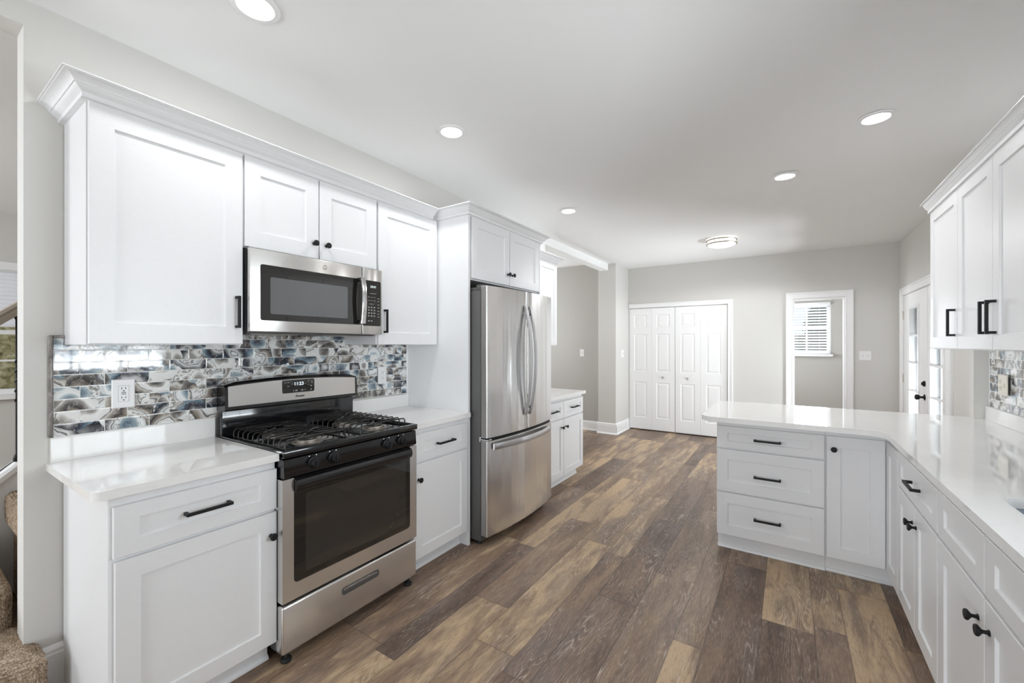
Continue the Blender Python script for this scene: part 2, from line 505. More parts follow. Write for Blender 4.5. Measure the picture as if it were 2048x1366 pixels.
# ------------------------------------------------------------------ mesh builder
class MB:
    def __init__(s):
        s.v, s.f = [], []

    def add(s, vs, fs):
        k = len(s.v)
        s.v += [tuple(q) for q in vs]
        s.f += [[i + k for i in f] for f in fs]
        return s

    def bm(s, b):
        b.verts.ensure_lookup_table()
        for i, q in enumerate(b.verts):
            q.index = i
        s.add([q.co[:] for q in b.verts], [[q.index for q in f.verts] for f in b.faces])
        b.free()
        return s

    def box(s, x0, x1, y0, y1, z0, z1, bev=0.0, seg=2):
        if bev <= 0:
            v = [(x, y, z) for z in (z0, z1) for y in (y0, y1) for x in (x0, x1)]
            return s.add(v, [(0, 2, 3, 1), (4, 5, 7, 6), (0, 1, 5, 4), (2, 6, 7, 3), (0, 4, 6, 2), (1, 3, 7, 5)])
        b = bmesh.new()
        bmesh.ops.create_cube(b, size=1.0)
        for q in b.verts:
            q.co = ((x0 + x1) / 2 + q.co.x * (x1 - x0), (y0 + y1) / 2 + q.co.y * (y1 - y0),
                    (z0 + z1) / 2 + q.co.z * (z1 - z0))
        bmesh.ops.bevel(b, geom=list(b.edges), offset=bev, segments=seg, affect='EDGES', profile=0.5)
        return s.bm(b)

    def rings(s, rings, cap=True, closed=False):
        """connect equal-length vertex loops"""
        n = len(rings[0])
        vs = [q for r in rings for q in r]
        fs = []
        R = len(rings)
        for i in range(R if closed else R - 1):
            a, b = i * n, ((i + 1) % R) * n
            for j in range(n):
                k = (j + 1) % n
                fs.append((a + j, a + k, b + k, b + j))
        if cap and not closed:
            fs.append(tuple(range(n))[::-1])
            fs.append(tuple(range((R - 1) * n, R * n)))
        return s.add(vs, fs)

    def prism(s, prof, axis, a0, a1):
        """extrude a 2D profile; axis 'x': prof=(y,z); 'y': prof=(x,z); 'z': prof=(x,y)"""
        def P(q, a):
            return {'x': (a, q[0], q[1]), 'y': (q[0], a, q[1]), 'z': (q[0], q[1], a)}[axis]
        return s.rings([[P(q, a0) for q in prof], [P(q, a1) for q in prof]])

    def lathe(s, prof, org, axis, n=24):
        """prof: (radius, height along axis)"""
        ax = Vector(axis).normalized()
        t = Vector((0, 0, 1)) if abs(ax.z) < 0.9 else Vector((1, 0, 0))
        e1 = ax.cross(t).normalized()
        e2 = ax.cross(e1)
        o = Vector(org)
        rings = []
        for r, h in prof:
            r = max(r, 1e-5)
            rings.append([tuple(o + ax * h + (e1 * cos(2 * pi * i / n) + e2 * sin(2 * pi * i / n)) * r) for i in range(n)])
        return s.rings(rings)

    def tube(s, pts, r, n=6, closed=False):
        P = [Vector(p) for p in pts]
        m = len(P)
        rings = []
        prev = None
        for i in range(m):
            if closed:
                d = P[(i + 1) % m] - P[i - 1]
            else:
                d = P[min(i + 1, m - 1)] - P[max(i - 1, 0)]
            d.normalize()
            if prev is None:
                t = Vector((0, 0, 1)) if abs(d.z) < 0.9 else Vector((1, 0, 0))
                e1 = d.cross(t).normalized()
            else:
                e1 = (prev - d * prev.dot(d)).normalized()
            prev = e1
            e2 = d.cross(e1)
            rings.append([tuple(P[i] + (e1 * cos(2 * pi * k / n) + e2 * sin(2 * pi * k / n)) * r) for k in range(n)])
        return s.rings(rings, cap=True, closed=closed)

    def slab(s, outline, holes, z0, z1, bev=0.003):
        """flat slab with holes; outline lists of (x, y)"""
        loops = [outline] + holes
        b = bmesh.new()
        edges = []
        tops = []
        for lp in loops:
            vs = [b.verts.new((q[0], q[1], z1)) for q in lp]
            tops.append(vs)
            for i in range(len(vs)):
                edges.append(b.edges.new((vs[i], vs[(i + 1) % len(vs)])))
        bmesh.ops.triangle_fill(b, edges=edges, use_beauty=True, use_dissolve=False)
        tf = list(b.faces)
        bot = {}
        for vs in tops:
            for q in vs:
                bot[q] = b.verts.new((q.co.x, q.co.y, z0))
        for f in tf:
            b.faces.new([bot[q] for q in reversed(f.verts)])
        for vs in tops:
            for i in range(len(vs)):
                a, c = vs[i], vs[(i + 1) % len(vs)]
                b.faces.new((a, c, bot[c], bot[a]))
        return s.bm(b)

    def sphere(s, c, r, n=12, m=8, sq=(1, 1, 1)):
        rings = []
        for j in range(1, m):
            th = pi * j / m
            rings.append([(c[0] + r * sq[0] * sin(th) * cos(2 * pi * i / n), c[1] + r * sq[1] * sin(th) * sin(2 * pi * i / n),
                           c[2] + r * sq[2] * cos(th)) for i in range(n)])
        return s.rings(rings)

    def build(s, name, mat, parent=None, smooth=True, ang=38, recalc=True):
        off = Vector((0, 0, 0))
        p = parent
        while p is not None:
            off += p.location
            p = p.parent
        me = bpy.data.meshes.new(name)
        me.from_pydata([tuple(Vector(q) - off) for q in s.v], [], s.f)
        if recalc:
            b = bmesh.new()
            b.from_mesh(me)
            bmesh.ops.recalc_face_normals(b, faces=b.faces)
            b.to_mesh(me)
            b.free()
        me.materials.append(mat)
        if smooth:
            me.polygons.foreach_set('use_smooth', [True] * len(me.polygons))
            me.set_sharp_from_angle(angle=radians(ang))
        me.update()
        o = bpy.data.objects.new(name, me)
        COL.objects.link(o)
        o.parent = parent
        return o


def tag(o, label=None, cat=None, group=None, kind=None):
    for k, v in (('label', label), ('category', cat), ('group', group), ('kind', kind)):
        if v:
            o[k] = v
    return o


def thing(name, loc, label, cat, group=None, kind=None):
    o = bpy.data.objects.new(name, None)
    o.empty_display_size = 0.1
    COL.objects.link(o)
    o.location = loc
    return tag(o, label, cat, group, kind)


def struct(name, mb, mat, label, cat, **kw):
    return tag(mb.build(name, mat, **kw), label, cat, None, 'structure')


def text_mb(txt, size, org, u, n, shear=0.0, depth=0.0006, align='CENTER'):
    """lettering as flat raised mesh; u = reading direction, n = outward normal"""
    c = bpy.data.curves.new('t', 'FONT')
    c.body = txt
    c.size = size
    c.shear = shear
    c.align_x = align
    c.align_y = 'CENTER'
    c.extrude = depth / 2
    c.resolution_u = 3
    o = bpy.data.objects.new('t', c)
    COL.objects.link(o)
    dg = bpy.context.evaluated_depsgraph_get()
    me = bpy.data.meshes.new_from_object(o.evaluated_get(dg))
    bpy.data.objects.remove(o)
    u, n = Vector(u), Vector(n)
    up = Vector((0, 0, 1))
    mb = MB()
    mb.add([tuple(Vector(org) + u * q.co.x + up * q.co.y + n * (q.co.z + depth / 2)) for q in me.vertices],
           [list(p.vertices) for p in me.polygons])
    bpy.data.meshes.remove(me)
    return mb


def rpoly(pts, seg=6):
    """polygon with rounded corners: list of (x, y, radius)"""
    out = []
    n = len(pts)
    for i in range(n):
        p = Vector(pts[i][:2])
        r = pts[i][2]
        if r <= 0:
            out.append(tuple(p))
            continue
        a = (Vector(pts[i - 1][:2]) - p).normalized()
        b = (Vector(pts[(i + 1) % n][:2]) - p).normalized()
        ang = a.angle(b)
        t = r / math.tan(ang / 2)
        c = p + (a + b).normalized() * (r / sin(ang / 2))
        s0, s1 = p + a * t - c, p + b * t - c
        a0 = math.atan2(s0.y, s0.x)
        a1 = math.atan2(s1.y, s1.x)
        d = (a1 - a0 + pi) % (2 * pi) - pi
        for k in range(seg + 1):
            q = a0 + d * k / seg
            out.append((c.x + r * cos(q), c.y + r * sin(q)))
    return out


class FF:
    """a cabinet face: a = along the face, d = outward, z = up"""

    def __init__(s, o, u, n):
        s.o, s.u, s.n = o, u, n

    def p(s, a, d, z):
        return (s.o[0] + s.u[0] * a + s.n[0] * d, s.o[1] + s.u[1] * a + s.n[1] * d, z)

    def box(s, mb, a0, a1, d0, d1, z0, z1, bev=0.0, seg=2):
        p, q = s.p(a0, d0, z0), s.p(a1, d1, z1)
        return mb.box(min(p[0], q[0]), max(p[0], q[0]), min(p[1], q[1]), max(p[1], q[1]), z0, z1, bev, seg)


def shaker(ff, a0, a1, z0, z1, stile=0.066, rail=0.066, th=0.019, rec=0.008):
    c = 0.0016
    mb = MB()

    def ring(i, j, d):
        return [ff.p(a0 + i, d, z0 + j), ff.p(a1 - i, d, z0 + j), ff.p(a1 - i, d, z1 - j), ff.p(a0 + i, d, z1 - j)]
    mb.rings([ring(0, 0, 0.001), ring(0, 0, th - c), ring(c, c, th), ring(stile, rail, th),
              ring(stile + 0.0025, rail + 0.0025, th - rec), ])
    return mb


def pull(ff, a, z, L, vert=True, d0=0.019, parent=None):
    """square black bar pull"""
    t, pr = 0.0058, 0.034
    mb = MB()
    if vert:
        ff.box(mb, a - t, a + t, d0 + pr - 0.011, d0 + pr, z - L / 2, z + L / 2, 0.001, 1)
        for s_ in (-1, 1):
            zz = z + s_ * (L / 2 - t)
            ff.box(mb, a - t, a + t, d0, d0 + pr - 0.010, zz - t, zz + t, 0.0008, 1)
    else:
        ff.box(mb, a - L / 2, a + L / 2, d0 + pr - 0.011, d0 + pr, z - t, z + t, 0.001, 1)
        for s_ in (-1, 1):
            aa = a + s_ * (L / 2 - t)
            ff.box(mb, aa - t, aa + t, d0, d0 + pr - 0.010, z - t, z + t, 0.0008, 1)
    return mb.build('pull', M['black'], parent)


def knob(ff, a, z, parent, r=0.0155, d0=0.019, mat='black', name='knob'):
    prof = [(0.0085, 0), (0.0085, 0.002), (0.0055, 0.005), (0.005, 0.014), (r * 0.8, 0.020), (r, 0.023), (r, 0.027), (r * 0.85, 0.0295), (0, 0.030)]
    return MB().lathe(prof, ff.p(a, d0, z), (ff.n[0], ff.n[1], 0), 20).build(name, M[mat], parent)


def front(ff, kind, parent, a0, a1, z0, z1, stile=0.066, rail=0.066):
    return shaker(ff, a0, a1, z0, z1, stile, rail).build(kind, M['cab'], parent, smooth=False)


def carcass(ff, parent, a0, a1, z0, z1, depth, toe=None, toe_a=None, mold=True, legs=()):
    mb = MB()
    ff.box(mb, a0, a1, -depth, 0, z0, z1)
    for l0, l1 in legs:
        ff.box(mb, l0, l1, -depth, 0, 0.0, z0)
    mb.build('carcass', M['cab'], parent, smooth=False)
    if toe is not None:
        t0, t1 = toe_a or (a0, a1)
        mb = MB()
        ff.box(mb, t0, t1, -depth, -toe, 0, z0)
        mb.build('toe_kick', M['cab'], parent, smooth=False)
        if mold:
            mb = MB()
            prof = [(0, 0), (0.013, 0), (0.0125, 0.008), (0.008, 0.015), (0.004, 0.019), (0, 0.02)]
            r0 = [ff.p(t0, -toe + d, z) for d, z in prof]
            r1 = [ff.p(t1, -toe + d, z) for d, z in prof]
            mb.rings([r0, r1]).build('shoe_molding', M['cab'], parent)


FL = FF((-1.857, 0), (0, 1), (1, 0))      # left base run, a = y, faces +x
FLU = FF((-2.129, 0), (0, 1), (1, 0))     # left wall units
FP = FF((0, 3.154), (1, 0), (0, -1))      # peninsula, a = x, faces -y
FR = FF((0.477, 0), (0, 1), (-1, 0))      # right base run, a = y, faces -x
FRU = FF((0.754, 0), (0, 1), (-1, 0))     # right wall units
WL, WR, WD = -2.44, 1.045, 1.126          # left wall, kitchen right wall, french-door wall
YF = 6.84                                 # far wall face


def cz(y):                                # the old ceiling sags towards the far wall
    return 2.70 if y < 2.75 else max(2.622, 2.70 - 0.048 * (y - 2.75))


# ------------------------------------------------------------------ room shell
mb = MB().add([(-7.2, -2.6, 0), (5.0, -2.6, 0), (5.0, 9.6, 0), (-7.2, 9.6, 0)], [(0, 1, 2, 3)])
mb = MB().box(-7.2, 1.4, -4.85, 9.5, -0.12, 0.0)
struct('floor', mb, M['floor'], 'brown and tan mixed-width vinyl plank floor', 'floor', smooth=False)

mb = MB()
mb.rings([[(-2.56, y, z), (1.4, y, z), (1.4, y, z + 0.12), (-2.56, y, z + 0.12)] for y, z in
          ((-4.85, 2.70), (2.3, 2.70), (2.75, cz(2.75) - 0.003), (3.2, cz(3.2)), (3.9, cz(3.9)), (4.2, cz(4.2) - 0.004), (4.6, 2.622), (7.0, 2.622))])
struct('ceiling', mb, M['ceil'], 'smooth white kitchen ceiling with recessed lights', 'ceiling', smooth=True, ang=60)

mb = MB()
mb.box(-2.56, WL, 0.32, 4.30, 0, 2.75)
mb.box(-2.56, WL, -0.80, 0.32, 2.60, 2.75)
mb.box(-2.56, WL, -4.85, -0.80, 0, 2.75)
struct('wall_left', mb, M['wall'], 'greige wall behind the range with a tall stair opening', 'wall', smooth=False)

mb = MB()
mb.box(-2.49, -2.207, 6.245, 7.0, 0, 2.72)
struct('wall_pillar', mb, M['wall'], 'greige wall stub beside the closet doors', 'wall', smooth=False)

mb = MB()
mb.box(-2.46, -2.331, 4.24, 6.26, 2.526, 2.72)
mb.box(-2.46, -2.331, 4.13, 4.24, 2.35, 2.72)
struct('trim_beam', mb, M['ceil'], 'white ceiling beam running to the wall stub', 'beam', smooth=False)

mb = MB()
mb.box(-2.3, -2.19, YF, YF + 0.12, 0, 2.75)
mb.box(-2.19, -0.742, YF, YF + 0.12, 1.966, 2.75)
mb.box(-0.742, 0.052, YF, YF + 0.12, 0, 2.75)
mb.box(0.052, 0.60, YF, YF + 0.12, 1.992, 2.75)
mb.box(0.60, WD, YF, YF + 0.12, 0, 2.75)
mb.box(-2.25, -0.70, YF + 0.5, YF + 0.55, 0, 2.5)
mb.box(-0.74, -0.70, YF + 0.12, YF + 0.5, 0, 2.5)
mb.box(-2.25, -2.2, YF + 0.12, YF + 0.5, 0, 2.5)
struct('wall_far', mb, M['wall'], 'pale greige far wall with closet doors and doorway', 'wall', smooth=False)

mb = MB()
mb.box(WD, 1.215, 3.90, 4.955, 0, 2.75)
mb.box(WD, 1.215, 4.955, 6.665, 1.955, 2.75)
mb.box(WD, 1.215, 6.665, 6.96, 0, 2.75)
struct('wall_right', mb, M['wall'], 'greige right wall around the french doors', 'wall', smooth=False)

struct('wall_return', MB().box(0.975, WD, 3.8225, 3.8995, 0, 2.75), M['wall'], 'short greige wall end between sink counter and french doors', 'wall', smooth=False)
KW = (0.68, 1.92, 1.08, 2.12)   # kitchen window y0 y1 z0 z1
mb = MB()
mb.box(WR, 1.29, -4.85, KW[0], 0, 2.75)
mb.box(WR, 1.29, KW[1], 3.822, 0, 2.75)
mb.box(WD, 1.29, 3.822, 3.90, 0, 2.75)
mb.box(WR, 1.29, KW[0], KW[1], 0, KW[2])
mb.box(WR, 1.29, KW[0], KW[1], KW[3], 2.75)
struct('wall_kitchen', mb, M['wall'], 'greige kitchen right wall behind the sink counter', 'wall', smooth=False)

mb = MB()
mb.box(-2.56, -2.0, -4.85, -4.70, 0, 2.75)
mb.box(0.2, 1.29, -4.85, -4.70, 0, 2.75)
mb.box(-2.0, 0.2, -4.85, -4.70, 0, 0.4)
mb.box(-2.0, 0.2, -4.85, -4.70, 2.3, 2.75)
struct('wall_back', mb, M['wall'], 'greige wall behind the camera with an added wide window', 'wall', smooth=False)


def window(name, plane, c, a0, a1, z0, z1, label, muntins=(1, 1), fw=0.05, casing=True):
    """plane 'x' or 'y' at coordinate c; frame, sashes and glass"""
    t = tag(bpy.data.objects.new(name, None), label, 'window', None, 'structure')
    COL.objects.link(t)
    t.location = (c, (a0 + a1) / 2, z0) if plane == 'x' else ((a0 + a1) / 2, c, z0)

    def bx(m, p0, p1, q0, q1, d0, d1):
        if plane == 'x':
            m.box(c + d0, c + d1, p0, p1, q0, q1)
        else:
            m.box(p0, p1, c + d0, c + d1, q0, q1)
    m = MB()
    bx(m, a0, a0 + fw, z0, z1, -0.03, 0.03)
    bx(m, a1 - fw, a1, z0, z1, -0.03, 0.03)
    bx(m, a0 + fw, a1 - fw, z0, z0 + fw, -0.03, 0.03)
    bx(m, a0 + fw, a1 - fw, z1 - fw, z1, -0.03, 0.03)
    zm = (z0 + z1) / 2
    bx(m, a0 + fw, a1 - fw, zm - 0.022, zm + 0.022, -0.025, 0.025)
    m.build('window_frame', M['trim'], t, smooth=False)
    nx, nz = muntins
    if nx + nz:
        m = MB()
        for i in range(1, nx + 1):
            a = a0 + fw + (a1 - a0 - 2 * fw) * i / (nx + 1)
            bx(m, a - 0.011, a + 0.011, z0 + fw, z1 - fw, -0.01, 0.01)
        for h0, h1 in ((z0 + fw, zm), (zm, z1 - fw)):
            for i in range(1, nz + 1):
                zz = h0 + (h1 - h0) * i / (nz + 1)
                bx(m, a0 + fw, a1 - fw, zz - 0.010, zz + 0.010, -0.009, 0.009)
        m.build('muntin', M['trim'], t, smooth=False)
    m = MB()
    bx(m, a0 + fw, a1 - fw, z0 + fw, z1 - fw, -0.003, 0.003)
    m.build('glass_pane', M['glass'], t, smooth=False)
    return t


window('window_1', 'x', 1.19, KW[0], KW[1], KW[2], KW[3], 'white kitchen window above the sink', (2, 1))
window('window_2', 'y', -4.78, -2.0, 0.2, 0.4, 2.3, 'added wide window in the unseen wall behind the camera', (3, 0))  # window_2 is added as an opening for the rear fill lamp

# --- stair hall and living room seen through the left opening
mb = MB()
mb.box(-6.72, -6.60, -2.4, -0.95, 0, 2.75)
mb.box(-6.72, -6.60, 0.93, 3.2, 0, 2.75)
mb.box(-6.72, -6.60, -0.95, 0.93, 0, 0.88)
mb.box(-6.72, -6.60, -0.95, 0.93, 2.13, 2.75)
struct('wall_living', mb, M['wall'], 'greige living room wall with a window beyond the stairs', 'wall', smooth=False)
mb = MB().box(-6.72, -5.4, -2.4, -2.3, 0, 2.75).box(-3.8, -2.56, -2.4, -2.3, 0, 2.75).box(-5.4, -3.8, -2.4, -2.3, 0, 0.9).box(
    -5.4, -3.8, -2.4, -2.3, 2.4, 2.75)
struct('wall_stair', mb, M['wall'], 'side wall of the living room with a window', 'wall', smooth=False)
mb = MB().box(-6.72, -2.56, 3.2, 3.32, 0, 2.75)
struct('wall_stair_side', mb, M['wall'], 'wall closing the stair hall', 'wall', smooth=False)
mb = MB().box(-6.72, -2.56, -2.4, 3.32, 2.70, 2.78)
struct('ceiling_living', mb, M['ceil'], 'white ceiling over the living room and stairs', 'ceiling', smooth=False)
window('window_3', 'x', -6.64, -0.95, 0.93, 0.88, 2.13, 'living room window with a lowered white shade beyond the stairs', (4, 1), 0.05)
mb = MB().box(-6.60, -6.575, -1.03, 1.01, 2.13, 2.21).box(-6.60, -6.575, -1.03, -0.95, 0.86, 2.13).box(
    -6.60, -6.575, 0.93, 1.01, 0.86, 2.13).box(-6.60, -6.54, -1.05, 1.03, 0.83, 0.87)
struct('trim_1', mb, M['trim'], 'white casing and sill around the living room window', 'trim', smooth=False)
mb = MB().box(-6.60, -6.58, -2.3, 3.2, 0, 0.14)
struct('baseboard_living', mb, M['trim'], 'white baseboard under the living room window', 'baseboard', smooth=False)
t = thing('pleated_blind', (-6.57, 0, 1.56), 'white pleated shade pulled halfway down the living room window', 'blind')
m = MB()
prof = []
k = 26
pts = [(-6.573 + (0.006 if i % 2 else 0.0), 1.58 + (2.10 - 1.58) * i / k) for i in range(k + 1)]
prof = pts + [(q[0] - 0.006, q[1]) for q in reversed(pts)]
m.prism(prof, 'y', -0.94, 0.92).build('pleated_fabric', M['shade'], t, smooth=False)
MB().box(-6.59, -6.565, -0.94, 0.92, 1.555, 1.58, 0.004).build('bottom_rail', M['blind'], t)

# --- hall beyond the second cabinet bank
mb = MB().box(-4.3, -2.49, 6.37, 6.49, 0, 2.75)
struct('wall_hall', mb, M['wall2'], 'taupe hall wall left of the wall stub', 'wall', smooth=False)
mb = MB().box(-4.42, -4.30, 3.32, 4.6, 0, 2.75).box(-4.42, -4.30, 6.0, 6.49, 0, 2.75).box(-4.42, -4.30, 4.6, 6.0, 0, 0.9).box(
    -4.42, -4.30, 4.6, 6.0, 2.3, 2.75)
struct('wall_hall_side', mb, M['wall2'], 'hall side wall with a window', 'wall', smooth=False)
mb = MB().box(-4.42, -2.46, 3.2, 6.5, 2.673, 2.76)
struct('ceiling_hall', mb, M['ceil'], 'white hall ceiling left of the beam', 'ceiling', smooth=False)
mb = MB().box(-4.30, -2.56, 4.18, 4.30, 0, 2.75)
struct('wall_hall_back', mb, M['wall2'], 'taupe wall on the near side of the hall', 'wall', smooth=False)


def baseboard(name, p0, p1, n, label, h=0.15):
    """base profile along p0-p1, n = outward normal"""
    prof = [(0, 0), (0.026, 0), (0.026, 0.012), (0.014, 0.024), (0.014, h - 0.034), (0.011, h - 0.028), (0.012, h - 0.016), (0.006, h - 0.004), (0, h)]
    r = [[(q[0] + n[0] * d, q[1] + n[1] * d, z) for d, z in prof] for q in (p0, p1)]
    return struct(name, MB().rings(r), M['trim'], label, 'baseboard', ang=25)


baseboard('baseboard_hall', (-4.3, 6.37), (-2.49, 6.37), (0, -1), 'white baseboard along the taupe hall wall')
baseboard('baseboard_pillar', (-2.505, 6.245), (-2.193, 6.245), (0, -1), 'white baseboard across the front of the wall stub', 0.17)
baseboard('baseboard_pillar_side', (-2.207, 6.232), (-2.207, YF), (1, 0), 'white baseboard on the wall stub beside the closet', 0.17)
baseboard('baseboard_far', (-0.66, YF), (-0.065, YF), (0, -1), 'white baseboard between closet and doorway')
baseboard('baseboard_far_corner', (0.68, YF), (1.126, YF), (0, -1), 'white baseboard in the far right corner')
baseboard('baseboard_left', (WL, 0.33), (WL, 0.425), (1, 0), 'short white baseboard between stair tread and base cabinet', 0.19)

# --- door casings
def casing(P, a0, a1, z1, w, left=True, right=True, z0=0.0):
    """moulded casing swept round an opening with mitred corners; P(a, d, z) gives the world point"""
    prof = [(0, 0), (0, 0.012), (0.006, 0.017), (0.014, 0.017), (0.018, 0.013), (w - 0.022, 0.015), (w - 0.018, 0.021), (w - 0.003, 0.022), (w, 0.018), (w, 0)]
    st = []
    if left:
        st += [lambda o: (a0 - o, z0), lambda o: (a0 - o, z1 + o)]
    else:
        st += [lambda o: (a0, z1 + o)]
    if right:
        st += [lambda o: (a1 + o, z1 + o), lambda o: (a1 + o, z0)]
    else:
        st += [lambda o: (a1, z1 + o)]
    return MB().rings([[P(f(o)[0], d, f(o)[1]) for o, d in prof] for f in st])


PF = lambda a, d, z: (a, YF - d, z)
PR = lambda a, d, z: (WD - d, a, z)
struct('trim_2', casing(PF, -2.19, -0.742, 1.968, 0.068, left=False), M['trim'], 'white casing around the closet doors', 'trim', ang=25)
st = struct('trim_3', casing(PF, 0.052, 0.600, 1.990, 0.085), M['trim'], 'white casing and jambs of the mud room doorway', 'trim', ang=25)
MB().box(0.0525, 0.066, YF - 0.001, YF + 0.12, 0, 1.976).box(0.588, 0.5995, YF - 0.001, YF + 0.12, 0, 1.976).box(0.0525, 0.5995, YF - 0.001, YF + 0.12, 1.976, 1.9915).build('jamb', M['trim'], st, smooth=False)
MB().box(0.066, 0.0675, YF + 0.03, YF + 0.06, 0.93, 1.04).build('strike_plate', M['nickel'], st, smooth=False)


# --- closet bifold doors
def bifold(name, x0, x1, knob_leaf, label):
    t = tag(bpy.data.objects.new(name, None), label, 'closet door', None, 'structure')
    COL.objects.link(t)
    t.location = ((x0 + x1) / 2, YF + 0.03, 0)
    w = (x1 - x0) / 2
    yf = YF + 0.010
    for k in range(2):
        a0, a1 = x0 + k * w + 0.001, x0 + (k + 1) * w - 0.001
        mb = MB()
        cells = [(0.205, 0.775), (0.945, 1.545), (1.650, 1.855)]
        st_ = (a1 - a0 - 0.205) / 2
        xs = [a0, a0 + st_, a1 - st_, a1]
        zs = [0.018] + [q for c in cells for q in c] + [1.960]
        # stiles and rails as a grid of faces with sunk/raised panels in the cells
        vs, fs = [], []

        def quad(q):
            k0 = len(vs)
            vs.extend(q)
            fs.append((k0, k0 + 1, k0 + 2, k0 + 3))
        for zi in range(len(zs) - 1):
            for xi in range(3):
                X0, X1, Z0, Z1 = xs[xi], xs[xi + 1], zs[zi], zs[zi + 1]
                if xi == 1 and zi % 2 == 1:
                    R = [(0, 0), (0.010, 0.007), (0.018, 0.007), (0.040, 0.001)]
                    rg = [[(X0 + i, yf + d, Z0 + i), (X1 - i, yf + d, Z0 + i), (X1 - i, yf + d, Z1 - i), (X0 + i, yf + d, Z1 - i)] for i, d in R]
                    for a_, b_ in zip(rg, rg[1:]):
                        for j in range(4):
                            quad([a_[j], a_[(j + 1) % 4], b_[(j + 1) % 4], b_[j]])
                    quad(rg[-1])
                else:
                    quad([(X0, yf, Z0), (X1, yf, Z0), (X1, yf, Z1), (X0, yf, Z1)])
        yb = yf + 0.034
        z0, z1 = zs[0], zs[-1]
        quad([(a0, yb, z0), (a0, yb, z1), (a1, yb, z1), (a1, yb, z0)])
        quad([(a0, yf, z0), (a0, yf, z1), (a0, yb, z1), (a0, yb, z0)])
        quad([(a1, yf, z0), (a1, yb, z0), (a1, yb, z1), (a1, yf, z1)])
        quad([(a0, yf, z1), (a1, yf, z1), (a1, yb, z1), (a0, yb, z1)])
        quad([(a0, yf, z0), (a0, yb, z0), (a1, yb, z0), (a1, yf, z0)])
        b = bmesh.new()
        bv = [b.verts.new(q) for q in vs]
        for f in fs:
            b.faces.new([bv[i] for i in f])
        bmesh.ops.remove_doubles(b, verts=b.verts, dist=1e-5)
        leaf = MB().bm(b).build('door_leaf', M['trim'], t, smooth=False)
        if k == knob_leaf:
            ffk = FF((0, yf), (1, 0), (0, -1))
            kx = (a0 + a1) / 2
            knob(ffk, kx, 0.862, leaf, 0.017, 0.0, 'nickel', 'door_knob')
    return t


bifold('door_1', -2.186, -1.477, 1, 'left white six panel bifold closet door')
bifold('door_2', -1.471, -0.750, 0, 'right white six panel bifold closet door')

# --- mud room behind the far doorway
mb = MB().box(-1.0, -0.36, 9.0, 9.12, 0, 2.7).box(0.60, 0.96, 9.0, 9.12, 0, 2.7).box(-0.36, 0.60, 9.0, 9.12, 0, 1.215).box(-0.36, 0.60, 9.0, 9.12, 2.10, 2.7)
struct('wall_mudroom', mb, M['wall2'], 'taupe mud room wall with a blind-covered window', 'wall', smooth=False)
mb = MB().box(-1.1, -1.0, 6.96, 7.2, 0, 2.7).box(-1.1, -1.0, 8.4, 9.12, 0, 2.7).box(-1.1, -1.0, 7.2, 8.4, 0, 0.9).box(-1.1, -1.0, 7.2, 8.4, 2.1, 2.7).box(0.86, 0.96, 6.96, 9.0, 0, 2.7)  # left wall has an added, unseen opening for the side fill lamp
struct('wall_mudroom_side', mb, M['wall2'], 'mud room side walls', 'wall', smooth=False)
mb = MB().box(-1.1, 0.96, 6.96, 9.12, 2.55, 2.62)
struct('ceiling_mudroom', mb, M['ceil'], 'white mud room ceiling', 'ceiling', smooth=False)
window('window_4', 'y', 9.06, -0.36, 0.60, 1.215, 2.10, 'mud room window behind the blind', (2, 0), 0.05)
t = thing('window_blind', (0.12, 8.985, 1.22), 'white slatted blind on the mud room window', 'blind')
MB().box(-0.35, 0.59, 8.955, 9.0, 2.06, 2.105, 0.004).build('headrail', M['blind'], t)
m = MB()
for i in range(17):
    z = 1.262 + i * 0.0478
    c, s_ = 0.025 * cos(radians(33)), 0.025 * sin(radians(33))
    m.rings([[(x, 8.978 - c, z - s_), (x, 8.978 + c, z + s_), (x, 8.978 + c, z + s_ + 0.003), (x, 8.978 - c, z - s_ + 0.003)] for x in (-0.345, 0.585)])
m.build('slats', M['blind'], t, smooth=False)
MB().box(-0.345, 0.585, 8.96, 8.995, 1.222, 1.246, 0.004).build('bottom_rail', M['blind'], t)
m = MB()
for x in (-0.2, 0.12, 0.44):
    m.box(x - 0.0015, x + 0.0015, 8.954, 8.956, 1.24, 2.07)
m.build('cord', M['blind'], t, smooth=False)
mb = MB().box(-0.40, 0.625, 8.93, 9.0, 1.175, 1.215)
struct('trim_4', mb, M['trim'], 'white sill under the mud room window', 'trim', smooth=False)


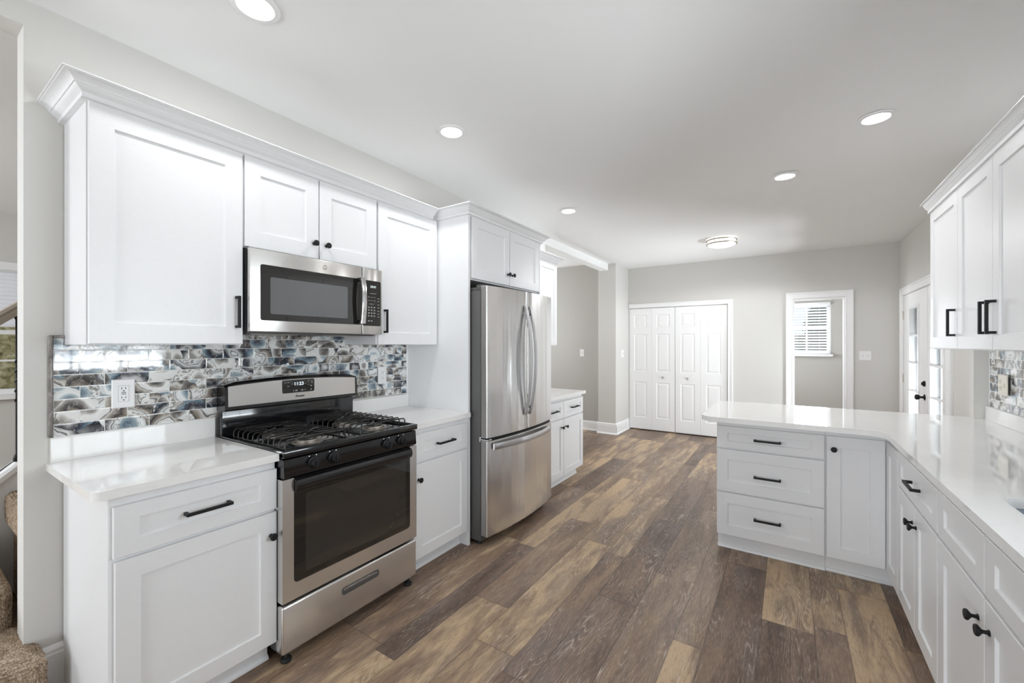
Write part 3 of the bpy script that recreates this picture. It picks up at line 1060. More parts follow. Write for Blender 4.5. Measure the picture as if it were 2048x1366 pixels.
# --- french doors in the right wall
def french(name, y0, y1, gy0, gy1, label, active=False):
    t = tag(bpy.data.objects.new(name, None), label, 'french door', None, 'structure')
    COL.objects.link(t)
    t.location = (WD + 0.03, (y0 + y1) / 2, 0)
    x0, x1 = WD + 0.003, WD + 0.047
    z1 = 1.950
    g0, g1 = 0.26, 1.785
    m = MB()
    m.box(x0, x1, y0, gy0, 0.01, z1)
    m.box(x0, x1, gy1, y1, 0.01, z1)
    m.box(x0, x1, gy0, gy1, 0.01, g0)
    m.box(x0, x1, gy0, gy1, g1, z1)
    # raised glazing bead
    for a, b, c, d in ((gy0 - 0.02, gy0 + 0.012, g0 - 0.02, g1 + 0.02), (gy1 - 0.012, gy1 + 0.02, g0 - 0.02, g1 + 0.02),
                       (gy0, gy1, g0 - 0.02, g0 + 0.012), (gy0, gy1, g1 - 0.012, g1 + 0.02)):
        m.box(x0 - 0.010, x1 + 0.010, a, b, c, d)
    m.build('door_leaf', M['trim'], t, smooth=False)
    m = MB()
    ym = (gy0 + gy1) / 2
    m.box(x0 + 0.020, x1 + 0.002, ym - 0.011, ym + 0.011, g0, g1)
    for k in range(1, 5):
        zz = g0 + (g1 - g0) * k / 5
        m.box(x0 + 0.019, x1 + 0.001, gy0, gy1, zz - 0.011, zz + 0.011)
    m.build('muntin', M['trim'], t, smooth=False)
    MB().box(x0 + 0.032, x0 + 0.037, gy0, gy1, g0, g1).build('glass_pane', M['glass'], t, smooth=False)
    return t


dL = french('door_3', 5.664, 6.664, 5.95, 6.36, 'far white french door with glass panes and black knob')
dR = french('door_4', 4.956, 5.656, 5.115, 5.53, 'near white french door with glass panes')
fd = FF((WD + 0.003, 0), (0, 1), (-1, 0))
MB().lathe([(0.03, 0), (0.03, 0.006), (0.012, 0.012), (0.011, 0.035), (0.022, 0.042), (0.028, 0.055), (0.026, 0.068), (0.012, 0.076), (0, 0.077)], fd.p(5.745, 0, 0.855), (-1, 0, 0), 20).build('door_knob', M['black'], dL)
MB().lathe([(0.028, 0), (0.028, 0.010), (0.022, 0.016), (0, 0.016)], fd.p(5.745, 0, 0.99), (-1, 0, 0), 20).box(WD - 0.024, WD, 5.739, 5.751, 0.975, 1.005, 0.002).build('deadbolt', M['black'], dL)
MB().box(WD - 0.006, WD + 0.014, 5.630, 5.668, 0.01, 1.942).build('astragal', M['trim'], dL, smooth=False)
for z in (1.722, 0.985, 0.25):
    MB().lathe([(0.007, 0), (0.007, 0.1)], (WD - 0.004, 6.668, z - 0.05), (0, 0, 1), 10).box(WD - 0.003, WD + 0.004, 6.655, 6.70, z - 0.05, z + 0.05).build('hinge', M['nickel'], dL)
    MB().lathe([(0.007, 0), (0.007, 0.1)], (WD - 0.004, 4.955, z - 0.05), (0, 0, 1), 10).box(WD - 0.003, WD + 0.004, 4.93, 4.97, z - 0.05, z + 0.05).build('hinge', M['nickel'], dR)
struct('trim_5', casing(PR, 4.957, 6.663, 1.952, 0.088), M['trim'], 'white casing around the french doors', 'trim', ang=25)

# ------------------------------------------------------------------ left base cabinets
t = thing('base_cabinet', (-1.86, 0.69, 0), 'white base cabinet with one drawer left of the range', 'cabinet')
carcass(FL, t, 0.425, 0.9585, 0.102, 0.884, 0.575, toe=0.062)
d = front(FL, 'drawer', t, 0.434, 0.9585, 0.677, 0.847, 0.066, 0.050)
pull(FL, 0.700, 0.764, 0.152, False, parent=d)
d = front(FL, 'door', t, 0.438, 0.9585, 0.104, 0.664)
knob(FL, 0.934, 0.568, d)

t = thing('base_cabinet', (-1.86, 1.99, 0), 'white base cabinet with one drawer between range and refrigerator panel', 'cabinet')
carcass(FL, t, 1.738, 2.250, 0.102, 0.884, 0.575, toe=0.062)
d = front(FL, 'drawer', t, 1.752, 2.246, 0.682, 0.846, 0.066, 0.050)
pull(FL, 2.015, 0.764, 0.152, False, parent=d)
d = front(FL, 'door', t, 1.752, 2.246, 0.104, 0.668)
knob(FL, 1.786, 0.577, d)

t = thing('base_cabinet', (-1.86, 3.71, 0), 'white base cabinet with two drawers beyond the refrigerator', 'cabinet')
carcass(FL, t, 3.262, 4.185, 0.098, 0.8595, 0.575, toe=0.062, toe_a=(3.262, 4.17))
for a0, a1, k in ((3.270, 3.714, 3.672), (3.720, 4.178, 3.762)):
    d = front(FL, 'drawer', t, a0, a1, 0.665, 0.826, 0.060, 0.048)
    pull(FL, (a0 + a1) / 2, 0.748, 0.152, False, parent=d)
    d = front(FL, 'door', t, a0, a1, 0.098, 0.652, 0.062, 0.062)
    knob(FL, k, 0.575, d)


# ------------------------------------------------------------------ counters
def counter(name, loc, label, outline, z1, holes=(), th=0.030):
    t = thing(name, loc, label, 'countertop')
    b = MB().slab(rpoly(outline), [rpoly(h) for h in holes], z1 - th, z1)
    b.build('slab', M['quartz'], t)
    return t


t = counter('countertop', (-2.1, 0.67, 0.89), 'white quartz countertop left of the range',
            [(-2.44, 0.378, 0), (-2.44, 0.956, 0), (-1.815, 0.956, 0), (-1.815, 0.378, 0.022)], 0.914)
MB().box(-2.44, -2.42, 0.388, 0.956, 0.914, 1.012, 0.0015, 1).build('upstand', M['quartz'], t)
t = counter('countertop', (-2.1, 2.0, 0.89), 'white quartz countertop between range and refrigerator panel',
            [(-2.44, 1.735, 0), (-2.44, 2.25, 0), (-1.815, 2.25, 0), (-1.815, 1.735, 0)], 0.914)
MB().box(-2.44, -2.42, 1.735, 2.25, 0.914, 1.004, 0.0015, 1).build('upstand', M['quartz'], t)
t = counter('countertop', (-2.1, 3.73, 0.86), 'white quartz countertop beyond the refrigerator',
            [(-2.44, 3.262, 0), (-2.44, 4.200, 0), (-1.812, 4.200, 0.008), (-1.812, 3.262, 0)], 0.890)

SINK = [(0.538, 1.31, 0.05), (0.945, 1.31, 0.05), (0.945, 1.905, 0.05), (0.538, 1.905, 0.05)]
t = counter('countertop', (0.3, 3.2, 0.89), 'white L-shaped quartz countertop of the peninsula and sink run',
            [(1.0445, -0.6, 0), (1.0445, 3.821, 0), (0.974, 3.821, 0), (0.974, 3.885, 0), (-0.487, 3.885, 0.05),
             (-0.487, 2.978, 0.085), (0.4295, 2.978, 0.09), (0.4295, -0.6, 0)], 0.914, [SINK])
MB().box(1.023, 1.0445, -0.6, 3.815, 0.914, 0.998, 0.0015, 1).build('upstand', M['quartz'], t)

t = thing('kitchen_sink', (0.75, 1.55, 0.70), 'undermount steel sink set in the right counter', 'sink')
m = MB()
out = rpoly([(0.528, 1.30, 0.055), (0.955, 1.30, 0.055), (0.955, 1.915, 0.055), (0.528, 1.915, 0.055)])
inn = rpoly([(0.541, 1.313, 0.045), (0.942, 1.313, 0.045), (0.942, 1.902, 0.045), (0.541, 1.902, 0.045)])
low = rpoly([(0.561, 1.333, 0.045), (0.922, 1.333, 0.045), (0.922, 1.882, 0.045), (0.561, 1.882, 0.045)])
m.rings([[(q[0], q[1], 0.70) for q in low], [(q[0], q[1], 0.72) for q in inn], [(q[0], q[1], 0.883) for q in inn],
         [(q[0], q[1], 0.8835) for q in out], [(q[0], q[1], 0.86) for q in out], [(q[0] * 1.0, q[1], 0.69) for q in inn]], cap=False)
m.add([(q[0], q[1], 0.70) for q in low], [tuple(range(len(low)))])
m.build('basin', M['steel_sink'], t, recalc=False)
MB().lathe([(0.045, 0), (0.045, 0.004), (0.03, 0.004), (0.028, 0.001), (0, 0.001)], (0.75, 1.55, 0.7005), (0, 0, 1), 24).build('drain', M['chrome'], t)

# ------------------------------------------------------------------ backsplashes
t = thing('backsplash', (-2.44, 0.397, 1.012), 'agate-look glass tile backsplash behind the range', 'backsplash')
m = MB().box(-2.4395, -2.431, 0.397, 2.237, 1.012, 1.3775).box(-2.4395, -2.431, 0.397, 0.427, 1.3775, 1.405).box(-2.4395, -2.431, 0.9495, 1.7085, 1.3775, 1.434)
m.build('tile_field', M['agate'], t, smooth=False)
m = MB()
for (a, b, c, d) in ((0.383, 0.396, 1.012, 1.417),):
    m.box(-2.4395, -2.425, a, b, c, d, 0.004)
m.box(-2.4395, -2.425, 0.396, 0.4275, 1.405, 1.417, 0.003)
m.build('stone_liner', M['liner'], t)
MB().box(-2.4395, -2.428, 2.238, 2.250, 1.004, 1.377).build('caulk_strip', M['trim'], t, smooth=False)

t = thing('backsplash', (1.045, 3.79, 0.998), 'agate-look glass tile backsplash under the right wall cabinets', 'backsplash')
# object space of the field runs with +y so the same tile pattern applies
m = MB().box(1.036, 1.0445, -0.6, 3.788, 0.9985, 1.075).box(1.036, 1.0445, 1.95, 3.788, 1.075, 1.352).box(1.036, 1.0445, -0.6, 0.64, 1.075, 1.352)
m.build('tile_field', M['agate'], t, smooth=False)
MB().box(1.034, 1.0445, 3.788, 3.795, 0.9985, 1.352).build('edge_strip', M['trim'], t, smooth=False)

# ------------------------------------------------------------------ left wall cabinets
def upper(label, loc, ff, a0, a1, z0, z1, depth, name='upper_cabinet'):
    t = thing(name, loc, label, 'cabinet')
    m = MB()
    ff.box(m, a0, a1, -depth, 0, z0, z1)
    m.build('carcass', M['cab'], t, smooth=False)
    return t


ZD0, ZD1 = 1.383, 2.262
t = upper('tall white wall cabinet at the left end beside the stair opening', (-2.28, 0.69, 1.38), FLU, 0.428, 0.948, 1.379, 2.262, 0.307)
d = front(FLU, 'door', t, 0.432, 0.945, ZD0, ZD1, 0.070, 0.076)
pull(FLU, 0.918, 1.528, 0.145, True, parent=d)
t = upper('short white two door wall cabinet above the microwave', (-2.28, 1.33, 1.84), FLU, 0.949, 1.708, 1.834, 2.262, 0.307)
d = front(FLU, 'door', t, 0.954, 1.322, 1.838, ZD1, 0.070, 0.076)
knob(FLU, 1.294, 1.917, d)
d = front(FLU, 'door', t, 1.328, 1.702, 1.838, ZD1, 0.070, 0.076)
knob(FLU, 1.366, 1.917, d)
t = upper('tall white wall cabinet between microwave and refrigerator panel', (-2.28, 1.98, 1.38), FLU, 1.7095, 2.250, 1.379, 2.262, 0.307)
d = front(FLU, 'door', t, 1.716, 2.230, 1.379, ZD1, 0.070, 0.076)
pull(FLU, 1.760, 1.525, 0.145, True, parent=d)

t = thing('tall_gable', (-2.14, 2.26, 0), 'tall white end panel on the near side of the refrigerator', 'cabinet gable')
MB().box(-2.44, -1.838, 2.251, 2.271, 0, 2.272).build('side_panel', M['cab'], t, smooth=False)
t = thing('tall_gable', (-2.14, 3.24, 0), 'tall white end panel on the far side of the refrigerator', 'cabinet gable')
MB().box(-2.44, -1.838, 3.238, 3.256, 0, 2.272).build('side_panel', M['cab'], t, smooth=False)
FFC = FF((-1.857, 0), (0, 1), (1, 0))
t = upper('white two door cabinet above the refrigerator', (-2.14, 2.75, 1.84), FFC, 2.272, 3.237, 1.832, 2.272, 0.58)
d = front(FFC, 'door', t, 2.292, 2.764, 1.842, 2.272, 0.066, 0.066)
knob(FFC, 2.736, 1.926, d)
d = front(FFC, 'door', t, 2.770, 3.234, 1.842, 2.272, 0.066, 0.066)
knob(FFC, 2.800, 1.926, d)
t = upper('white wall cabinet beyond the refrigerator', (-2.28, 3.68, 1.38), FLU, 3.257, 4.110, 1.371, 2.256, 0.309)
front(FLU, 'door', t, 3.262, 3.681, 1.375, 2.256, 0.066, 0.072)
front(FLU, 'door', t, 3.686, 4.105, 1.375, 2.256, 0.066, 0.072)


def crown(name, path, label, loc, zb, zt, pj, cat='crown molding'):
    """path: list of (x, y) along the cabinet face line, outward on the left of travel"""
    h = zt - zb
    prof = [(d * pj, z * h) for d, z in ((0, 0), (0.22, 0), (0.22, 0.27), (0.26, 0.29), (0.30, 0.34), (0.39, 0.40), (0.46, 0.48), (0.49, 0.55), (0.54, 0.56), (0.56, 0.62),
                                         (0.62, 0.72), (0.72, 0.81), (0.85, 0.87), (0.92, 0.88), (0.92, 0.93), (1.0, 0.93), (1.0, 1.0), (0, 1.0))]
    P = [Vector(q) for q in path]
    t = thing(name, loc, label, cat)
    rings = []
    for i, q in enumerate(P):
        ds = []
        if i > 0:
            ds.append((P[i] - P[i - 1]).normalized())
        if i < len(P) - 1:
            ds.append((P[i + 1] - P[i]).normalized())
        ns = [Vector((-d_.y, d_.x)) for d_ in ds]
        if len(ns) == 2:
            mt = (ns[0] + ns[1]).normalized()
            mt = mt / mt.dot(ns[0])
        else:
            mt = ns[0]
        rings.append([(q.x + mt.x * d_, q.y + mt.y * d_, zb + z) for d_, z in prof])
    MB().rings(rings).build('molding', M['cab'], t, ang=25)
    return t


# direction of travel keeps the room on the left-hand side
crown('crown_molding', [(-2.110, 2.176), (-2.110, 0.427), (-2.44, 0.427)],
      'stepped white crown molding over the range wall cabinets', (-2.2, 1.3, 2.26), 2.2625, 2.326, 0.075)
crown('crown_molding', [(-2.44, 3.2565), (-1.8375, 3.2565), (-1.8375, 2.2505), (-2.44, 2.2505)],
      'stepped white crown molding over the refrigerator cabinet', (-2.0, 2.75, 2.26), 2.2725, 2.332, 0.070)
crown('crown_molding', [(-2.44, 4.110), (-2.110, 4.110), (-2.110, 3.330)],
      'stepped white crown molding beyond the refrigerator', (-2.2, 3.7, 2.26), 2.2565, 2.314, 0.070)

# ------------------------------------------------------------------ right wall cabinets
RU0, RU1 = 1.357, 2.196
t = upper('narrow white wall cabinet at the far end of the right run', (0.9, 3.36, 1.35), FRU, 3.112, 3.622, 1.3525, 2.196, 0.289)
d = front(FRU, 'door', t, 3.114, 3.618, RU0, RU1, 0.062, 0.066)
pull(FRU, 3.150, 1.496, 0.145, True, parent=d)
t = upper('white two door wall cabinet above the right counter', (0.9, 2.66, 1.35), FRU, 2.200, 3.111, 1.3525, 2.196, 0.289)
d = front(FRU, 'door', t, 2.662, 3.108, RU0, RU1, 0.062, 0.066)
pull(FRU, 2.698, 1.498, 0.145, True, parent=d)
d = front(FRU, 'door', t, 2.206, 2.658, RU0, RU1, 0.062, 0.066)
pull(FRU, 2.622, 1.498, 0.145, True, parent=d)
crown('crown_molding', [(0.735, 2.200), (0.735, 3.622), (1.045, 3.622)],
      'stepped white crown molding over the right wall cabinets', (0.9, 2.9, 2.19), 2.1965, 2.262, 0.040)

# ------------------------------------------------------------------ peninsula and right base cabinets
t = thing('base_cabinet', (-0.11, 3.4, 0), 'white three drawer cabinet at the end of the peninsula', 'cabinet')
carcass(FP, t, -0.408, 0.184, 0.108, 0.884, 0.58, toe=0.054)
for z0, z1, rl, zp in ((0.692, 0.836, 0.046, 0.762), (0.402, 0.682, 0.066, 0.526), (0.112, 0.392, 0.066, 0.252)):
    d = front(FP, 'drawer', t, -0.404, 0.178, z0, z1, 0.064, rl)
    pull(FP, -0.115, zp, 0.148, False, parent=d)
t = thing('corner_cabinet', (0.5, 3.3, 0), 'white corner base cabinet where peninsula meets the right run', 'cabinet')
m = MB().box(0.185, 1.03, 3.154, 3.734, 0.108, 0.884).box(0.477, 1.03, 2.845, 3.154, 0.108, 0.884)
m.build('carcass', M['cab'], t, smooth=False)
m = MB().box(0.185, 1.03, 3.208, 3.73, 0, 0.108).box(0.528, 1.03, 2.845, 3.208, 0, 0.108)
m.build('toe_kick', M['cab'], t, smooth=False)
MB().box(0.185, 0.528, 3.196, 3.208, 0, 0.02, 0.004).build('shoe_molding', M['cab'], t)
d = front(FP, 'door', t, 0.189, 0.455, 0.112, 0.836, 0.066, 0.068)
knob(FP, 0.222, 0.760, d)
front(FR, 'door', t, 2.850, 3.128, 0.112, 0.836, 0.066, 0.066)

t = thing('base_cabinet', (0.75, 2.5, 0), 'white two door base cabinet with one drawer beside the corner', 'cabinet')
carcass(FR, t, 2.160, 2.844, 0.108, 0.884, 0.555, toe=0.051)
d = front(FR, 'drawer', t, 2.166, 2.838, 0.680, 0.842, 0.066, 0.050)
pull(FR, 2.470, 0.768, 0.148, False, parent=d)
d = front(FR, 'door', t, 2.504, 2.838, 0.112, 0.668, 0.066, 0.066)
knob(FR, 2.536, 0.590, d)
d = front(FR, 'door', t, 2.166, 2.500, 0.112, 0.668, 0.066, 0.066)
knob(FR, 2.468, 0.590, d)
t = thing('sink_cabinet', (0.75, 1.7, 0), 'white sink base cabinet with two false drawer fronts', 'cabinet')
m = MB()
FR.box(m, 1.255, 2.159, -0.03, 0, 0.108, 0.884)
FR.box(m, 1.255, 1.275, -0.555, -0.03, 0.108, 0.884)
FR.box(m, 2.139, 2.159, -0.555, -0.03, 0.108, 0.884)
FR.box(m, 1.275, 2.139, -0.555, -0.03, 0.108, 0.125)
m.build('carcass', M['cab'], t, smooth=False)
m = MB()
FR.box(m, 1.255, 2.159, -0.555, -0.051, 0, 0.108)
m.build('toe_kick', M['cab'], t, smooth=False)
for a0, a1, kk in ((1.716, 2.153, 1.758), (1.262, 1.710, 1.676)):
    front(FR, 'false_drawer_front', t, a0, a1, 0.680, 0.844, 0.066, 0.050)
    d = front(FR, 'door', t, a0, a1, 0.112, 0.668, 0.066, 0.066)
    knob(FR, kk, 0.592, d)
t = thing('base_cabinet', (0.75, 0.6, 0), 'white base cabinet at the near end of the right run', 'cabinet')
carcass(FR, t, -0.58, 1.254, 0.108, 0.884, 0.555, toe=0.051)
for a0, a1 in ((0.65, 1.248), (0.045, 0.644), (-0.57, 0.039)):
    front(FR, 'door', t, a0, a1, 0.112, 0.842, 0.066, 0.066)

# ------------------------------------------------------------------ gas range
Y0, Y1 = 0.960, 1.731
YC = (Y0 + Y1) / 2
XF = -1.797
rg = thing('gas_range', (-2.1, YC, 0), 'stainless and black gas range between the left base cabinets', 'range')
MB().box(-2.425, -1.856, Y0 + 0.007, Y1 - 0.007, 0.042, 0.893, 0.004).build('body', M['gloss'], rg)
for x in (-1.832, -2.38):
    for y in (Y0 + 0.035, Y1 - 0.035):
        MB().lathe([(0.021, 0), (0.023, 0.008), (0.020, 0.016), (0.010, 0.020), (0.010, 0.046)], (x, y, 0), (0, 0, 1), 16).build('foot', M['rubber'], rg)
# storage drawer
m = MB().box(-1.856, XF, Y0, Y1, 0.050, 0.257, 0.010, 3)
dr = m.build('drawer', M['steel'], rg)
m = MB()
for k, (ya, yb, za, zb, d0, d1) in enumerate([(1.246, 1.462, 0.170, 0.206, 0.0, 0.0025)]):
    o = rpoly([(ya, za, 0.012), (yb, za, 0.012), (yb, zb, 0.012), (ya, zb, 0.012)])
    i = rpoly([(ya + 0.005, za + 0.005, 0.009), (yb - 0.005, za + 0.005, 0.009), (yb - 0.005, zb - 0.005, 0.009), (ya + 0.005, zb - 0.005, 0.009)])
    m.rings([[(XF - 0.001, q[0], q[1]) for q in o], [(XF + 0.0025, q[0], q[1]) for q in o], [(XF + 0.0025, q[0], q[1]) for q in i],
             [(XF + 0.0004, q[0], q[1]) for q in i]])
m.build('drawer_handle', M['dkgrey'], dr)
MB().box(XF, XF + 0.0022, 1.254, 1.454, 0.188, 0.199, 0.001, 1).build('handle_lip', M['chrome'], dr)
# oven door: stainless frame, black glass, window and bar handle
m = MB()
o = [(Y0, 0.272), (Y1, 0.272), (Y1, 0.797), (Y1 - 0.046, 0.797), (Y1 - 0.046, 0.36)]
hole = rpoly([(Y0 + 0.050, 0.800, 0), (Y0 + 0.050, 0.342, 0.020), (Y1 - 0.050, 0.342, 0.020), (Y1 - 0.050, 0.800, 0)])
outl = [(Y0, 0.272), (Y1, 0.272), (Y1, 0.800)] + list(reversed(hole)) + [(Y0, 0.800)]
b = bmesh.new()
fr = [b.verts.new((XF, q[0], q[1])) for q in outl]
bk = [b.verts.new((-1.854, q[0], q[1])) for q in outl]
es = [b.edges.new((fr[i], fr[(i + 1) % len(fr)])) for i in range(len(fr))]
bmesh.ops.triangle_fill(b, edges=es, use_beauty=True)
for f in list(b.faces):
    ix = [fr.index(q) for q in f.verts]
    b.faces.new([bk[i] for i in reversed(ix)])
for i in range(len(fr)):
    j = (i + 1) % len(fr)
    b.faces.new((fr[i], fr[j], bk[j], bk[i]))
dr = MB().bm(b).build('oven_door', M['steel'], rg)
q_ = [(y, z) for y, z in hole[::-1]]
gl_ = rpoly([(Y0 + 0.0505, 0.3425, 0.020), (Y1 - 0.0505, 0.3425, 0.020), (Y1 - 0.0505, 0.797, 0), (Y0 + 0.0505, 0.797, 0)])
MB().rings([[(-1.850, y, z) for y, z in gl_], [(XF + 0.0002, y, z) for y, z in gl_]]).build('door_glass', M['blackglass'], dr)
m = MB()
w = rpoly([(1.062, 0.372, 0.014), (1.650, 0.372, 0.014), (1.650, 0.722, 0.014), (1.062, 0.722, 0.014)])
m.rings([[(XF - 0.001, q[0], q[1]) for q in w], [(XF + 0.0008, q[0], q[1]) for q in w]])
m.build('oven_window', M['ovenwin'], dr)
m = MB()
hp = [(XF + 0.0005, 0.740), (XF + 0.010, 0.742), (XF + 0.019, 0.750), (XF + 0.023, 0.764), (XF + 0.022, 0.778), (XF + 0.016, 0.790), (XF + 0.0005, 0.796)]
m.prism(hp, 'y', Y0 + 0.052, Y1 - 0.052)
m.build('oven_handle', M['gloss'], dr)
# control panel with four knobs
m = MB()
m.prism([(-1.856, 0.806), (XF + 0.001, 0.806), (XF + 0.004, 0.812), (XF - 0.002, 0.884), (-1.856, 0.889)], 'y', Y0 + 0.006, Y1 - 0.006)
cp = m.build('control_panel', M['gloss'], rg)
for y in (1.098, 1.198, 1.514, 1.615):
    m = MB().lathe([(0.027, 0), (0.027, 0.004), (0.021, 0.007), (0.0195, 0.026), (0.017, 0.029), (0, 0.029)], (XF + 0.002, y, 0.848), (1, 0, -0.04), 24)
    m.box(XF + 0.028, XF + 0.038, y - 0.0045, y + 0.0045, 0.829, 0.867, 0.002)
    kb = m.build('control_knob', M['black'], rg)
    for dy in (-0.018, 0.016):
        MB().lathe([(0.0028, 0), (0.0028, 0.0012), (0, 0.0012)], (XF - 0.0005, y + dy, 0.879), (1, 0, 0), 10).build('dial_mark', M['plate'], kb)
# cooktop
m = MB().box(-2.40, -1.790, Y0, Y1, 0.892, 0.914, 0.004)
m.box(-1.815, -1.787, Y0, Y1, 0.893, 0.923, 0.005)
m.box(-2.40, -1.80, Y0, Y0 + 0.018, 0.900, 0.923, 0.004)
m.box(-2.40, -1.80, Y1 - 0.018, Y1, 0.900, 0.923, 0.004)
ct = m.build('cooktop', M['gloss'], rg)
BUR = [(-1.93, 1.150), (-2.20, 1.150), (-1.93, 1.541), (-2.20, 1.541)]
for i, (bx_, by) in enumerate(BUR):
    r = 0.052 if bx_ > -2 else 0.043
    bu = MB().lathe([(0.070, 0.0), (0.070, 0.004), (r, 0.006), (r, 0.014), (r - 0.004, 0.017), (0, 0.017)], (bx_, by, 0.913), (0, 0, 1), 28).build('burner', M['burner'], rg)
    MB().lathe([(r - 0.012, 0), (r - 0.010, 0.005), (r - 0.015, 0.009), (0, 0.010)], (bx_, by, 0.930), (0, 0, 1), 24).build('burner_cap', M['iron'], bu)


def grate(yc):
    """one wire grate over a front and a rear burner"""
    m = MB()
    ZT, ZB, R = 0.956, 0.914, 0.0036
    hw = 0.150
    x0, x1 = -2.335, -1.835
    # spine
    # cross wires bent down at the outer ends, leaving the burners open
    xs = [-1.850 - 0.0475 * k for k in range(11)]
    for k, x in enumerate(xs):
        near = min(abs(x - bx_) for bx_ in (-1.93, -2.20))
        inner = 0.0 if near > 0.055 else 0.050 * math.sqrt(max(0.0, 1 - (near / 0.058) ** 2)) + 0.012
        for sg in (-1, 1):
            if inner <= 0 and sg > 0:
                continue
            a = yc + sg * hw
            if inner <= 0:
                pts = [(x, yc - hw, ZB), (x, yc - hw + 0.001, ZT - 0.012), (x, yc - hw + 0.010, ZT), (x, yc, ZT + 0.002), (x, yc + hw - 0.010, ZT),
                       (x, yc + hw - 0.001, ZT - 0.012), (x, yc + hw, ZB)]
            else:
                pts = [(x, a, ZB), (x, a - sg * 0.001, ZT - 0.012), (x, a - sg * 0.010, ZT), (x, yc + sg * inner, ZT + 0.002)]
            m.tube(pts, R, 6)
    # rings round the burners and diagonal braces
    for bx_ in (-1.93, -2.20):
        m.tube([(bx_ + 0.066 * cos(2 * pi * i / 24), yc + 0.066 * sin(2 * pi * i / 24), ZT - 0.004) for i in range(24)], R, 6, True)
        for sx in (-1, 1):
            for sy in (-1, 1):
                m.tube([(bx_ + sx * 0.020, yc + sy * 0.020, ZT + 0.003), (bx_ + sx * 0.07, yc + sy * 0.075, ZT + 0.003), (bx_ + sx * 0.085, yc + sy * 0.11, ZT)], R, 6)
    m.tube([(x0, yc - hw, ZB + 0.004), (x1, yc - hw, ZB + 0.004), (x1, yc + hw, ZB + 0.004), (x0, yc + hw, ZB + 0.004)], R, 6, True)
    return m.build('grate', M['iron'], rg)


grate(1.150)
grate(1.541)
# backguard
m = MB()
N_ = 16


def arch(y):
    q = (y - YC) / (Y1 - Y0) * 2
    return 1.203 - 0.018 * q * q


rings = []
for k in range(N_ + 1):
    y = Y0 + 0.004 + (Y1 - Y0 - 0.008) * k / N_
    e = 0.010 if k in (0, N_) else 0.0
    zt = arch(y) - e
    rings.append([(-2.425, y, 1.045), (-2.345, y, 1.045), (-2.334, y, 1.052), (-2.338, y, zt - 0.012), (-2.348, y, zt), (-2.40, y, zt + 0.002), (-2.425, y, zt - 0.01)])
m.rings(rings)
m.box(-2.425, -2.372, Y0 + 0.006, Y1 - 0.006, 0.905, 1.05, 0.003)
m.prism([(-2.372, 0.921), (-2.340, 0.921), (-2.372, 0.96)], 'y', Y0 + 0.02, Y1 - 0.02)
bgd = m.build('backguard', M['gloss'], rg)
m = MB()
ra, rb = [], []
yy = [Y0 + 0.018 + (Y1 - Y0 - 0.036) * k / N_ for k in range(N_ + 1)]
low = [(y, 1.068) for y in yy]
top = [(y, arch(y) - 0.018) for y in reversed(yy)]
pl = low + top
X_ = lambda z: -2.334 + (-2.338 + 2.334) * (z - 1.052) / (1.19 - 1.052)
m.rings([[(X_(z) - 0.002, y, z) for y, z in pl], [(X_(z) + 0.0012, y, z) for y, z in pl]])
fp_ = m.build('backguard_face', M['steel'], rg)
XD = -2.3358
m = MB()
dp = rpoly([(1.247, 1.108, 0.008), (1.434, 1.108, 0.008), (1.434, 1.181, 0.008), (1.247, 1.181, 0.008)])
m.rings([[(XD - 0.002, y, z) for y, z in dp], [(XD + 0.002, y, z) for y, z in dp]])
dsp = m.build('clock_panel', M['blackglass'], fp_)
text_mb('11:23', 0.026, (XD + 0.0021, 1.340, 1.157), (0, 1, 0), (1, 0, 0)).build('clock_digits', M['digits'], dsp, smooth=False)
m = MB()
for (a, z, w_, h_) in ((1.262, 1.168, 0.010, 0.003), (1.280, 1.168, 0.014, 0.003), (1.280, 1.146, 0.014, 0.004), (1.302, 1.163, 0.008, 0.002),
                       (1.302, 1.154, 0.008, 0.002), (1.398, 1.170, 0.008, 0.003), (1.398, 1.148, 0.008, 0.003), (1.419, 1.170, 0.012, 0.003),
                       (1.419, 1.160, 0.009, 0.006), (1.414, 1.140, 0.009, 0.008), (1.414, 1.120, 0.010, 0.007), (1.310, 1.120, 0.007, 0.005),
                       (1.326, 1.120, 0.013, 0.008), (1.360, 1.120, 0.014, 0.007), (1.378, 1.120, 0.007, 0.005), (1.378, 1.156, 0.009, 0.002)):
    MB().box(XD + 0.002, XD + 0.0024, a - w_ / 2, a + w_ / 2, z - h_ / 2, z + h_ / 2).build('button_mark', M['legend'], dsp, smooth=False)
text_mb('Amana', 0.019, (-2.3335, 1.345, 1.088), (0, 1, 0), (1, 0, 0), 0.35, 0.0012).build('brand_lettering', M['black'], fp_, smooth=False)

# ------------------------------------------------------------------ microwave over the range
mw = thing('microwave', (-2.27, 1.332, 1.435), 'stainless over-the-range microwave under the short wall cabinet', 'microwave')
XM = -2.070
MB().box(-2.436, -2.112, 0.953, 1.708, 1.440, 1.831, 0.003).box(-2.112, -2.098, 0.955, 1.708, 1.441, 1.829).build('case', M['gloss'], mw)
m = MB().box(-2.42, -2.13, 0.97, 1.69, 1.432, 1.440)
m.build('bottom_plate', M['dkgrey'], mw, smooth=False)
for ya in (1.02, 1.40):
    MB().box(-2.36, -2.20, ya, ya + 0.24, 1.429, 1.432).build('grease_filter', M['nickel'], mw, smooth=False)
dm = MB().box(-2.098, XM, 0.955, 1.565, 1.440, 1.829, 0.004).build('door', M['steel'], mw)
cm = MB().box(-2.098, XM, 1.5685, 1.712, 1.440, 1.829, 0.004).build('control_section', M['steel'], mw)


def rplate(y0, y1, z0, z1, r, x0, x1):
    q = rpoly([(y0, z0, r), (y1, z0, r), (y1, z1, r), (y0, z1, r)])
    return MB().rings([[(x0, a, b) for a, b in q], [(x1, a, b) for a, b in q]])


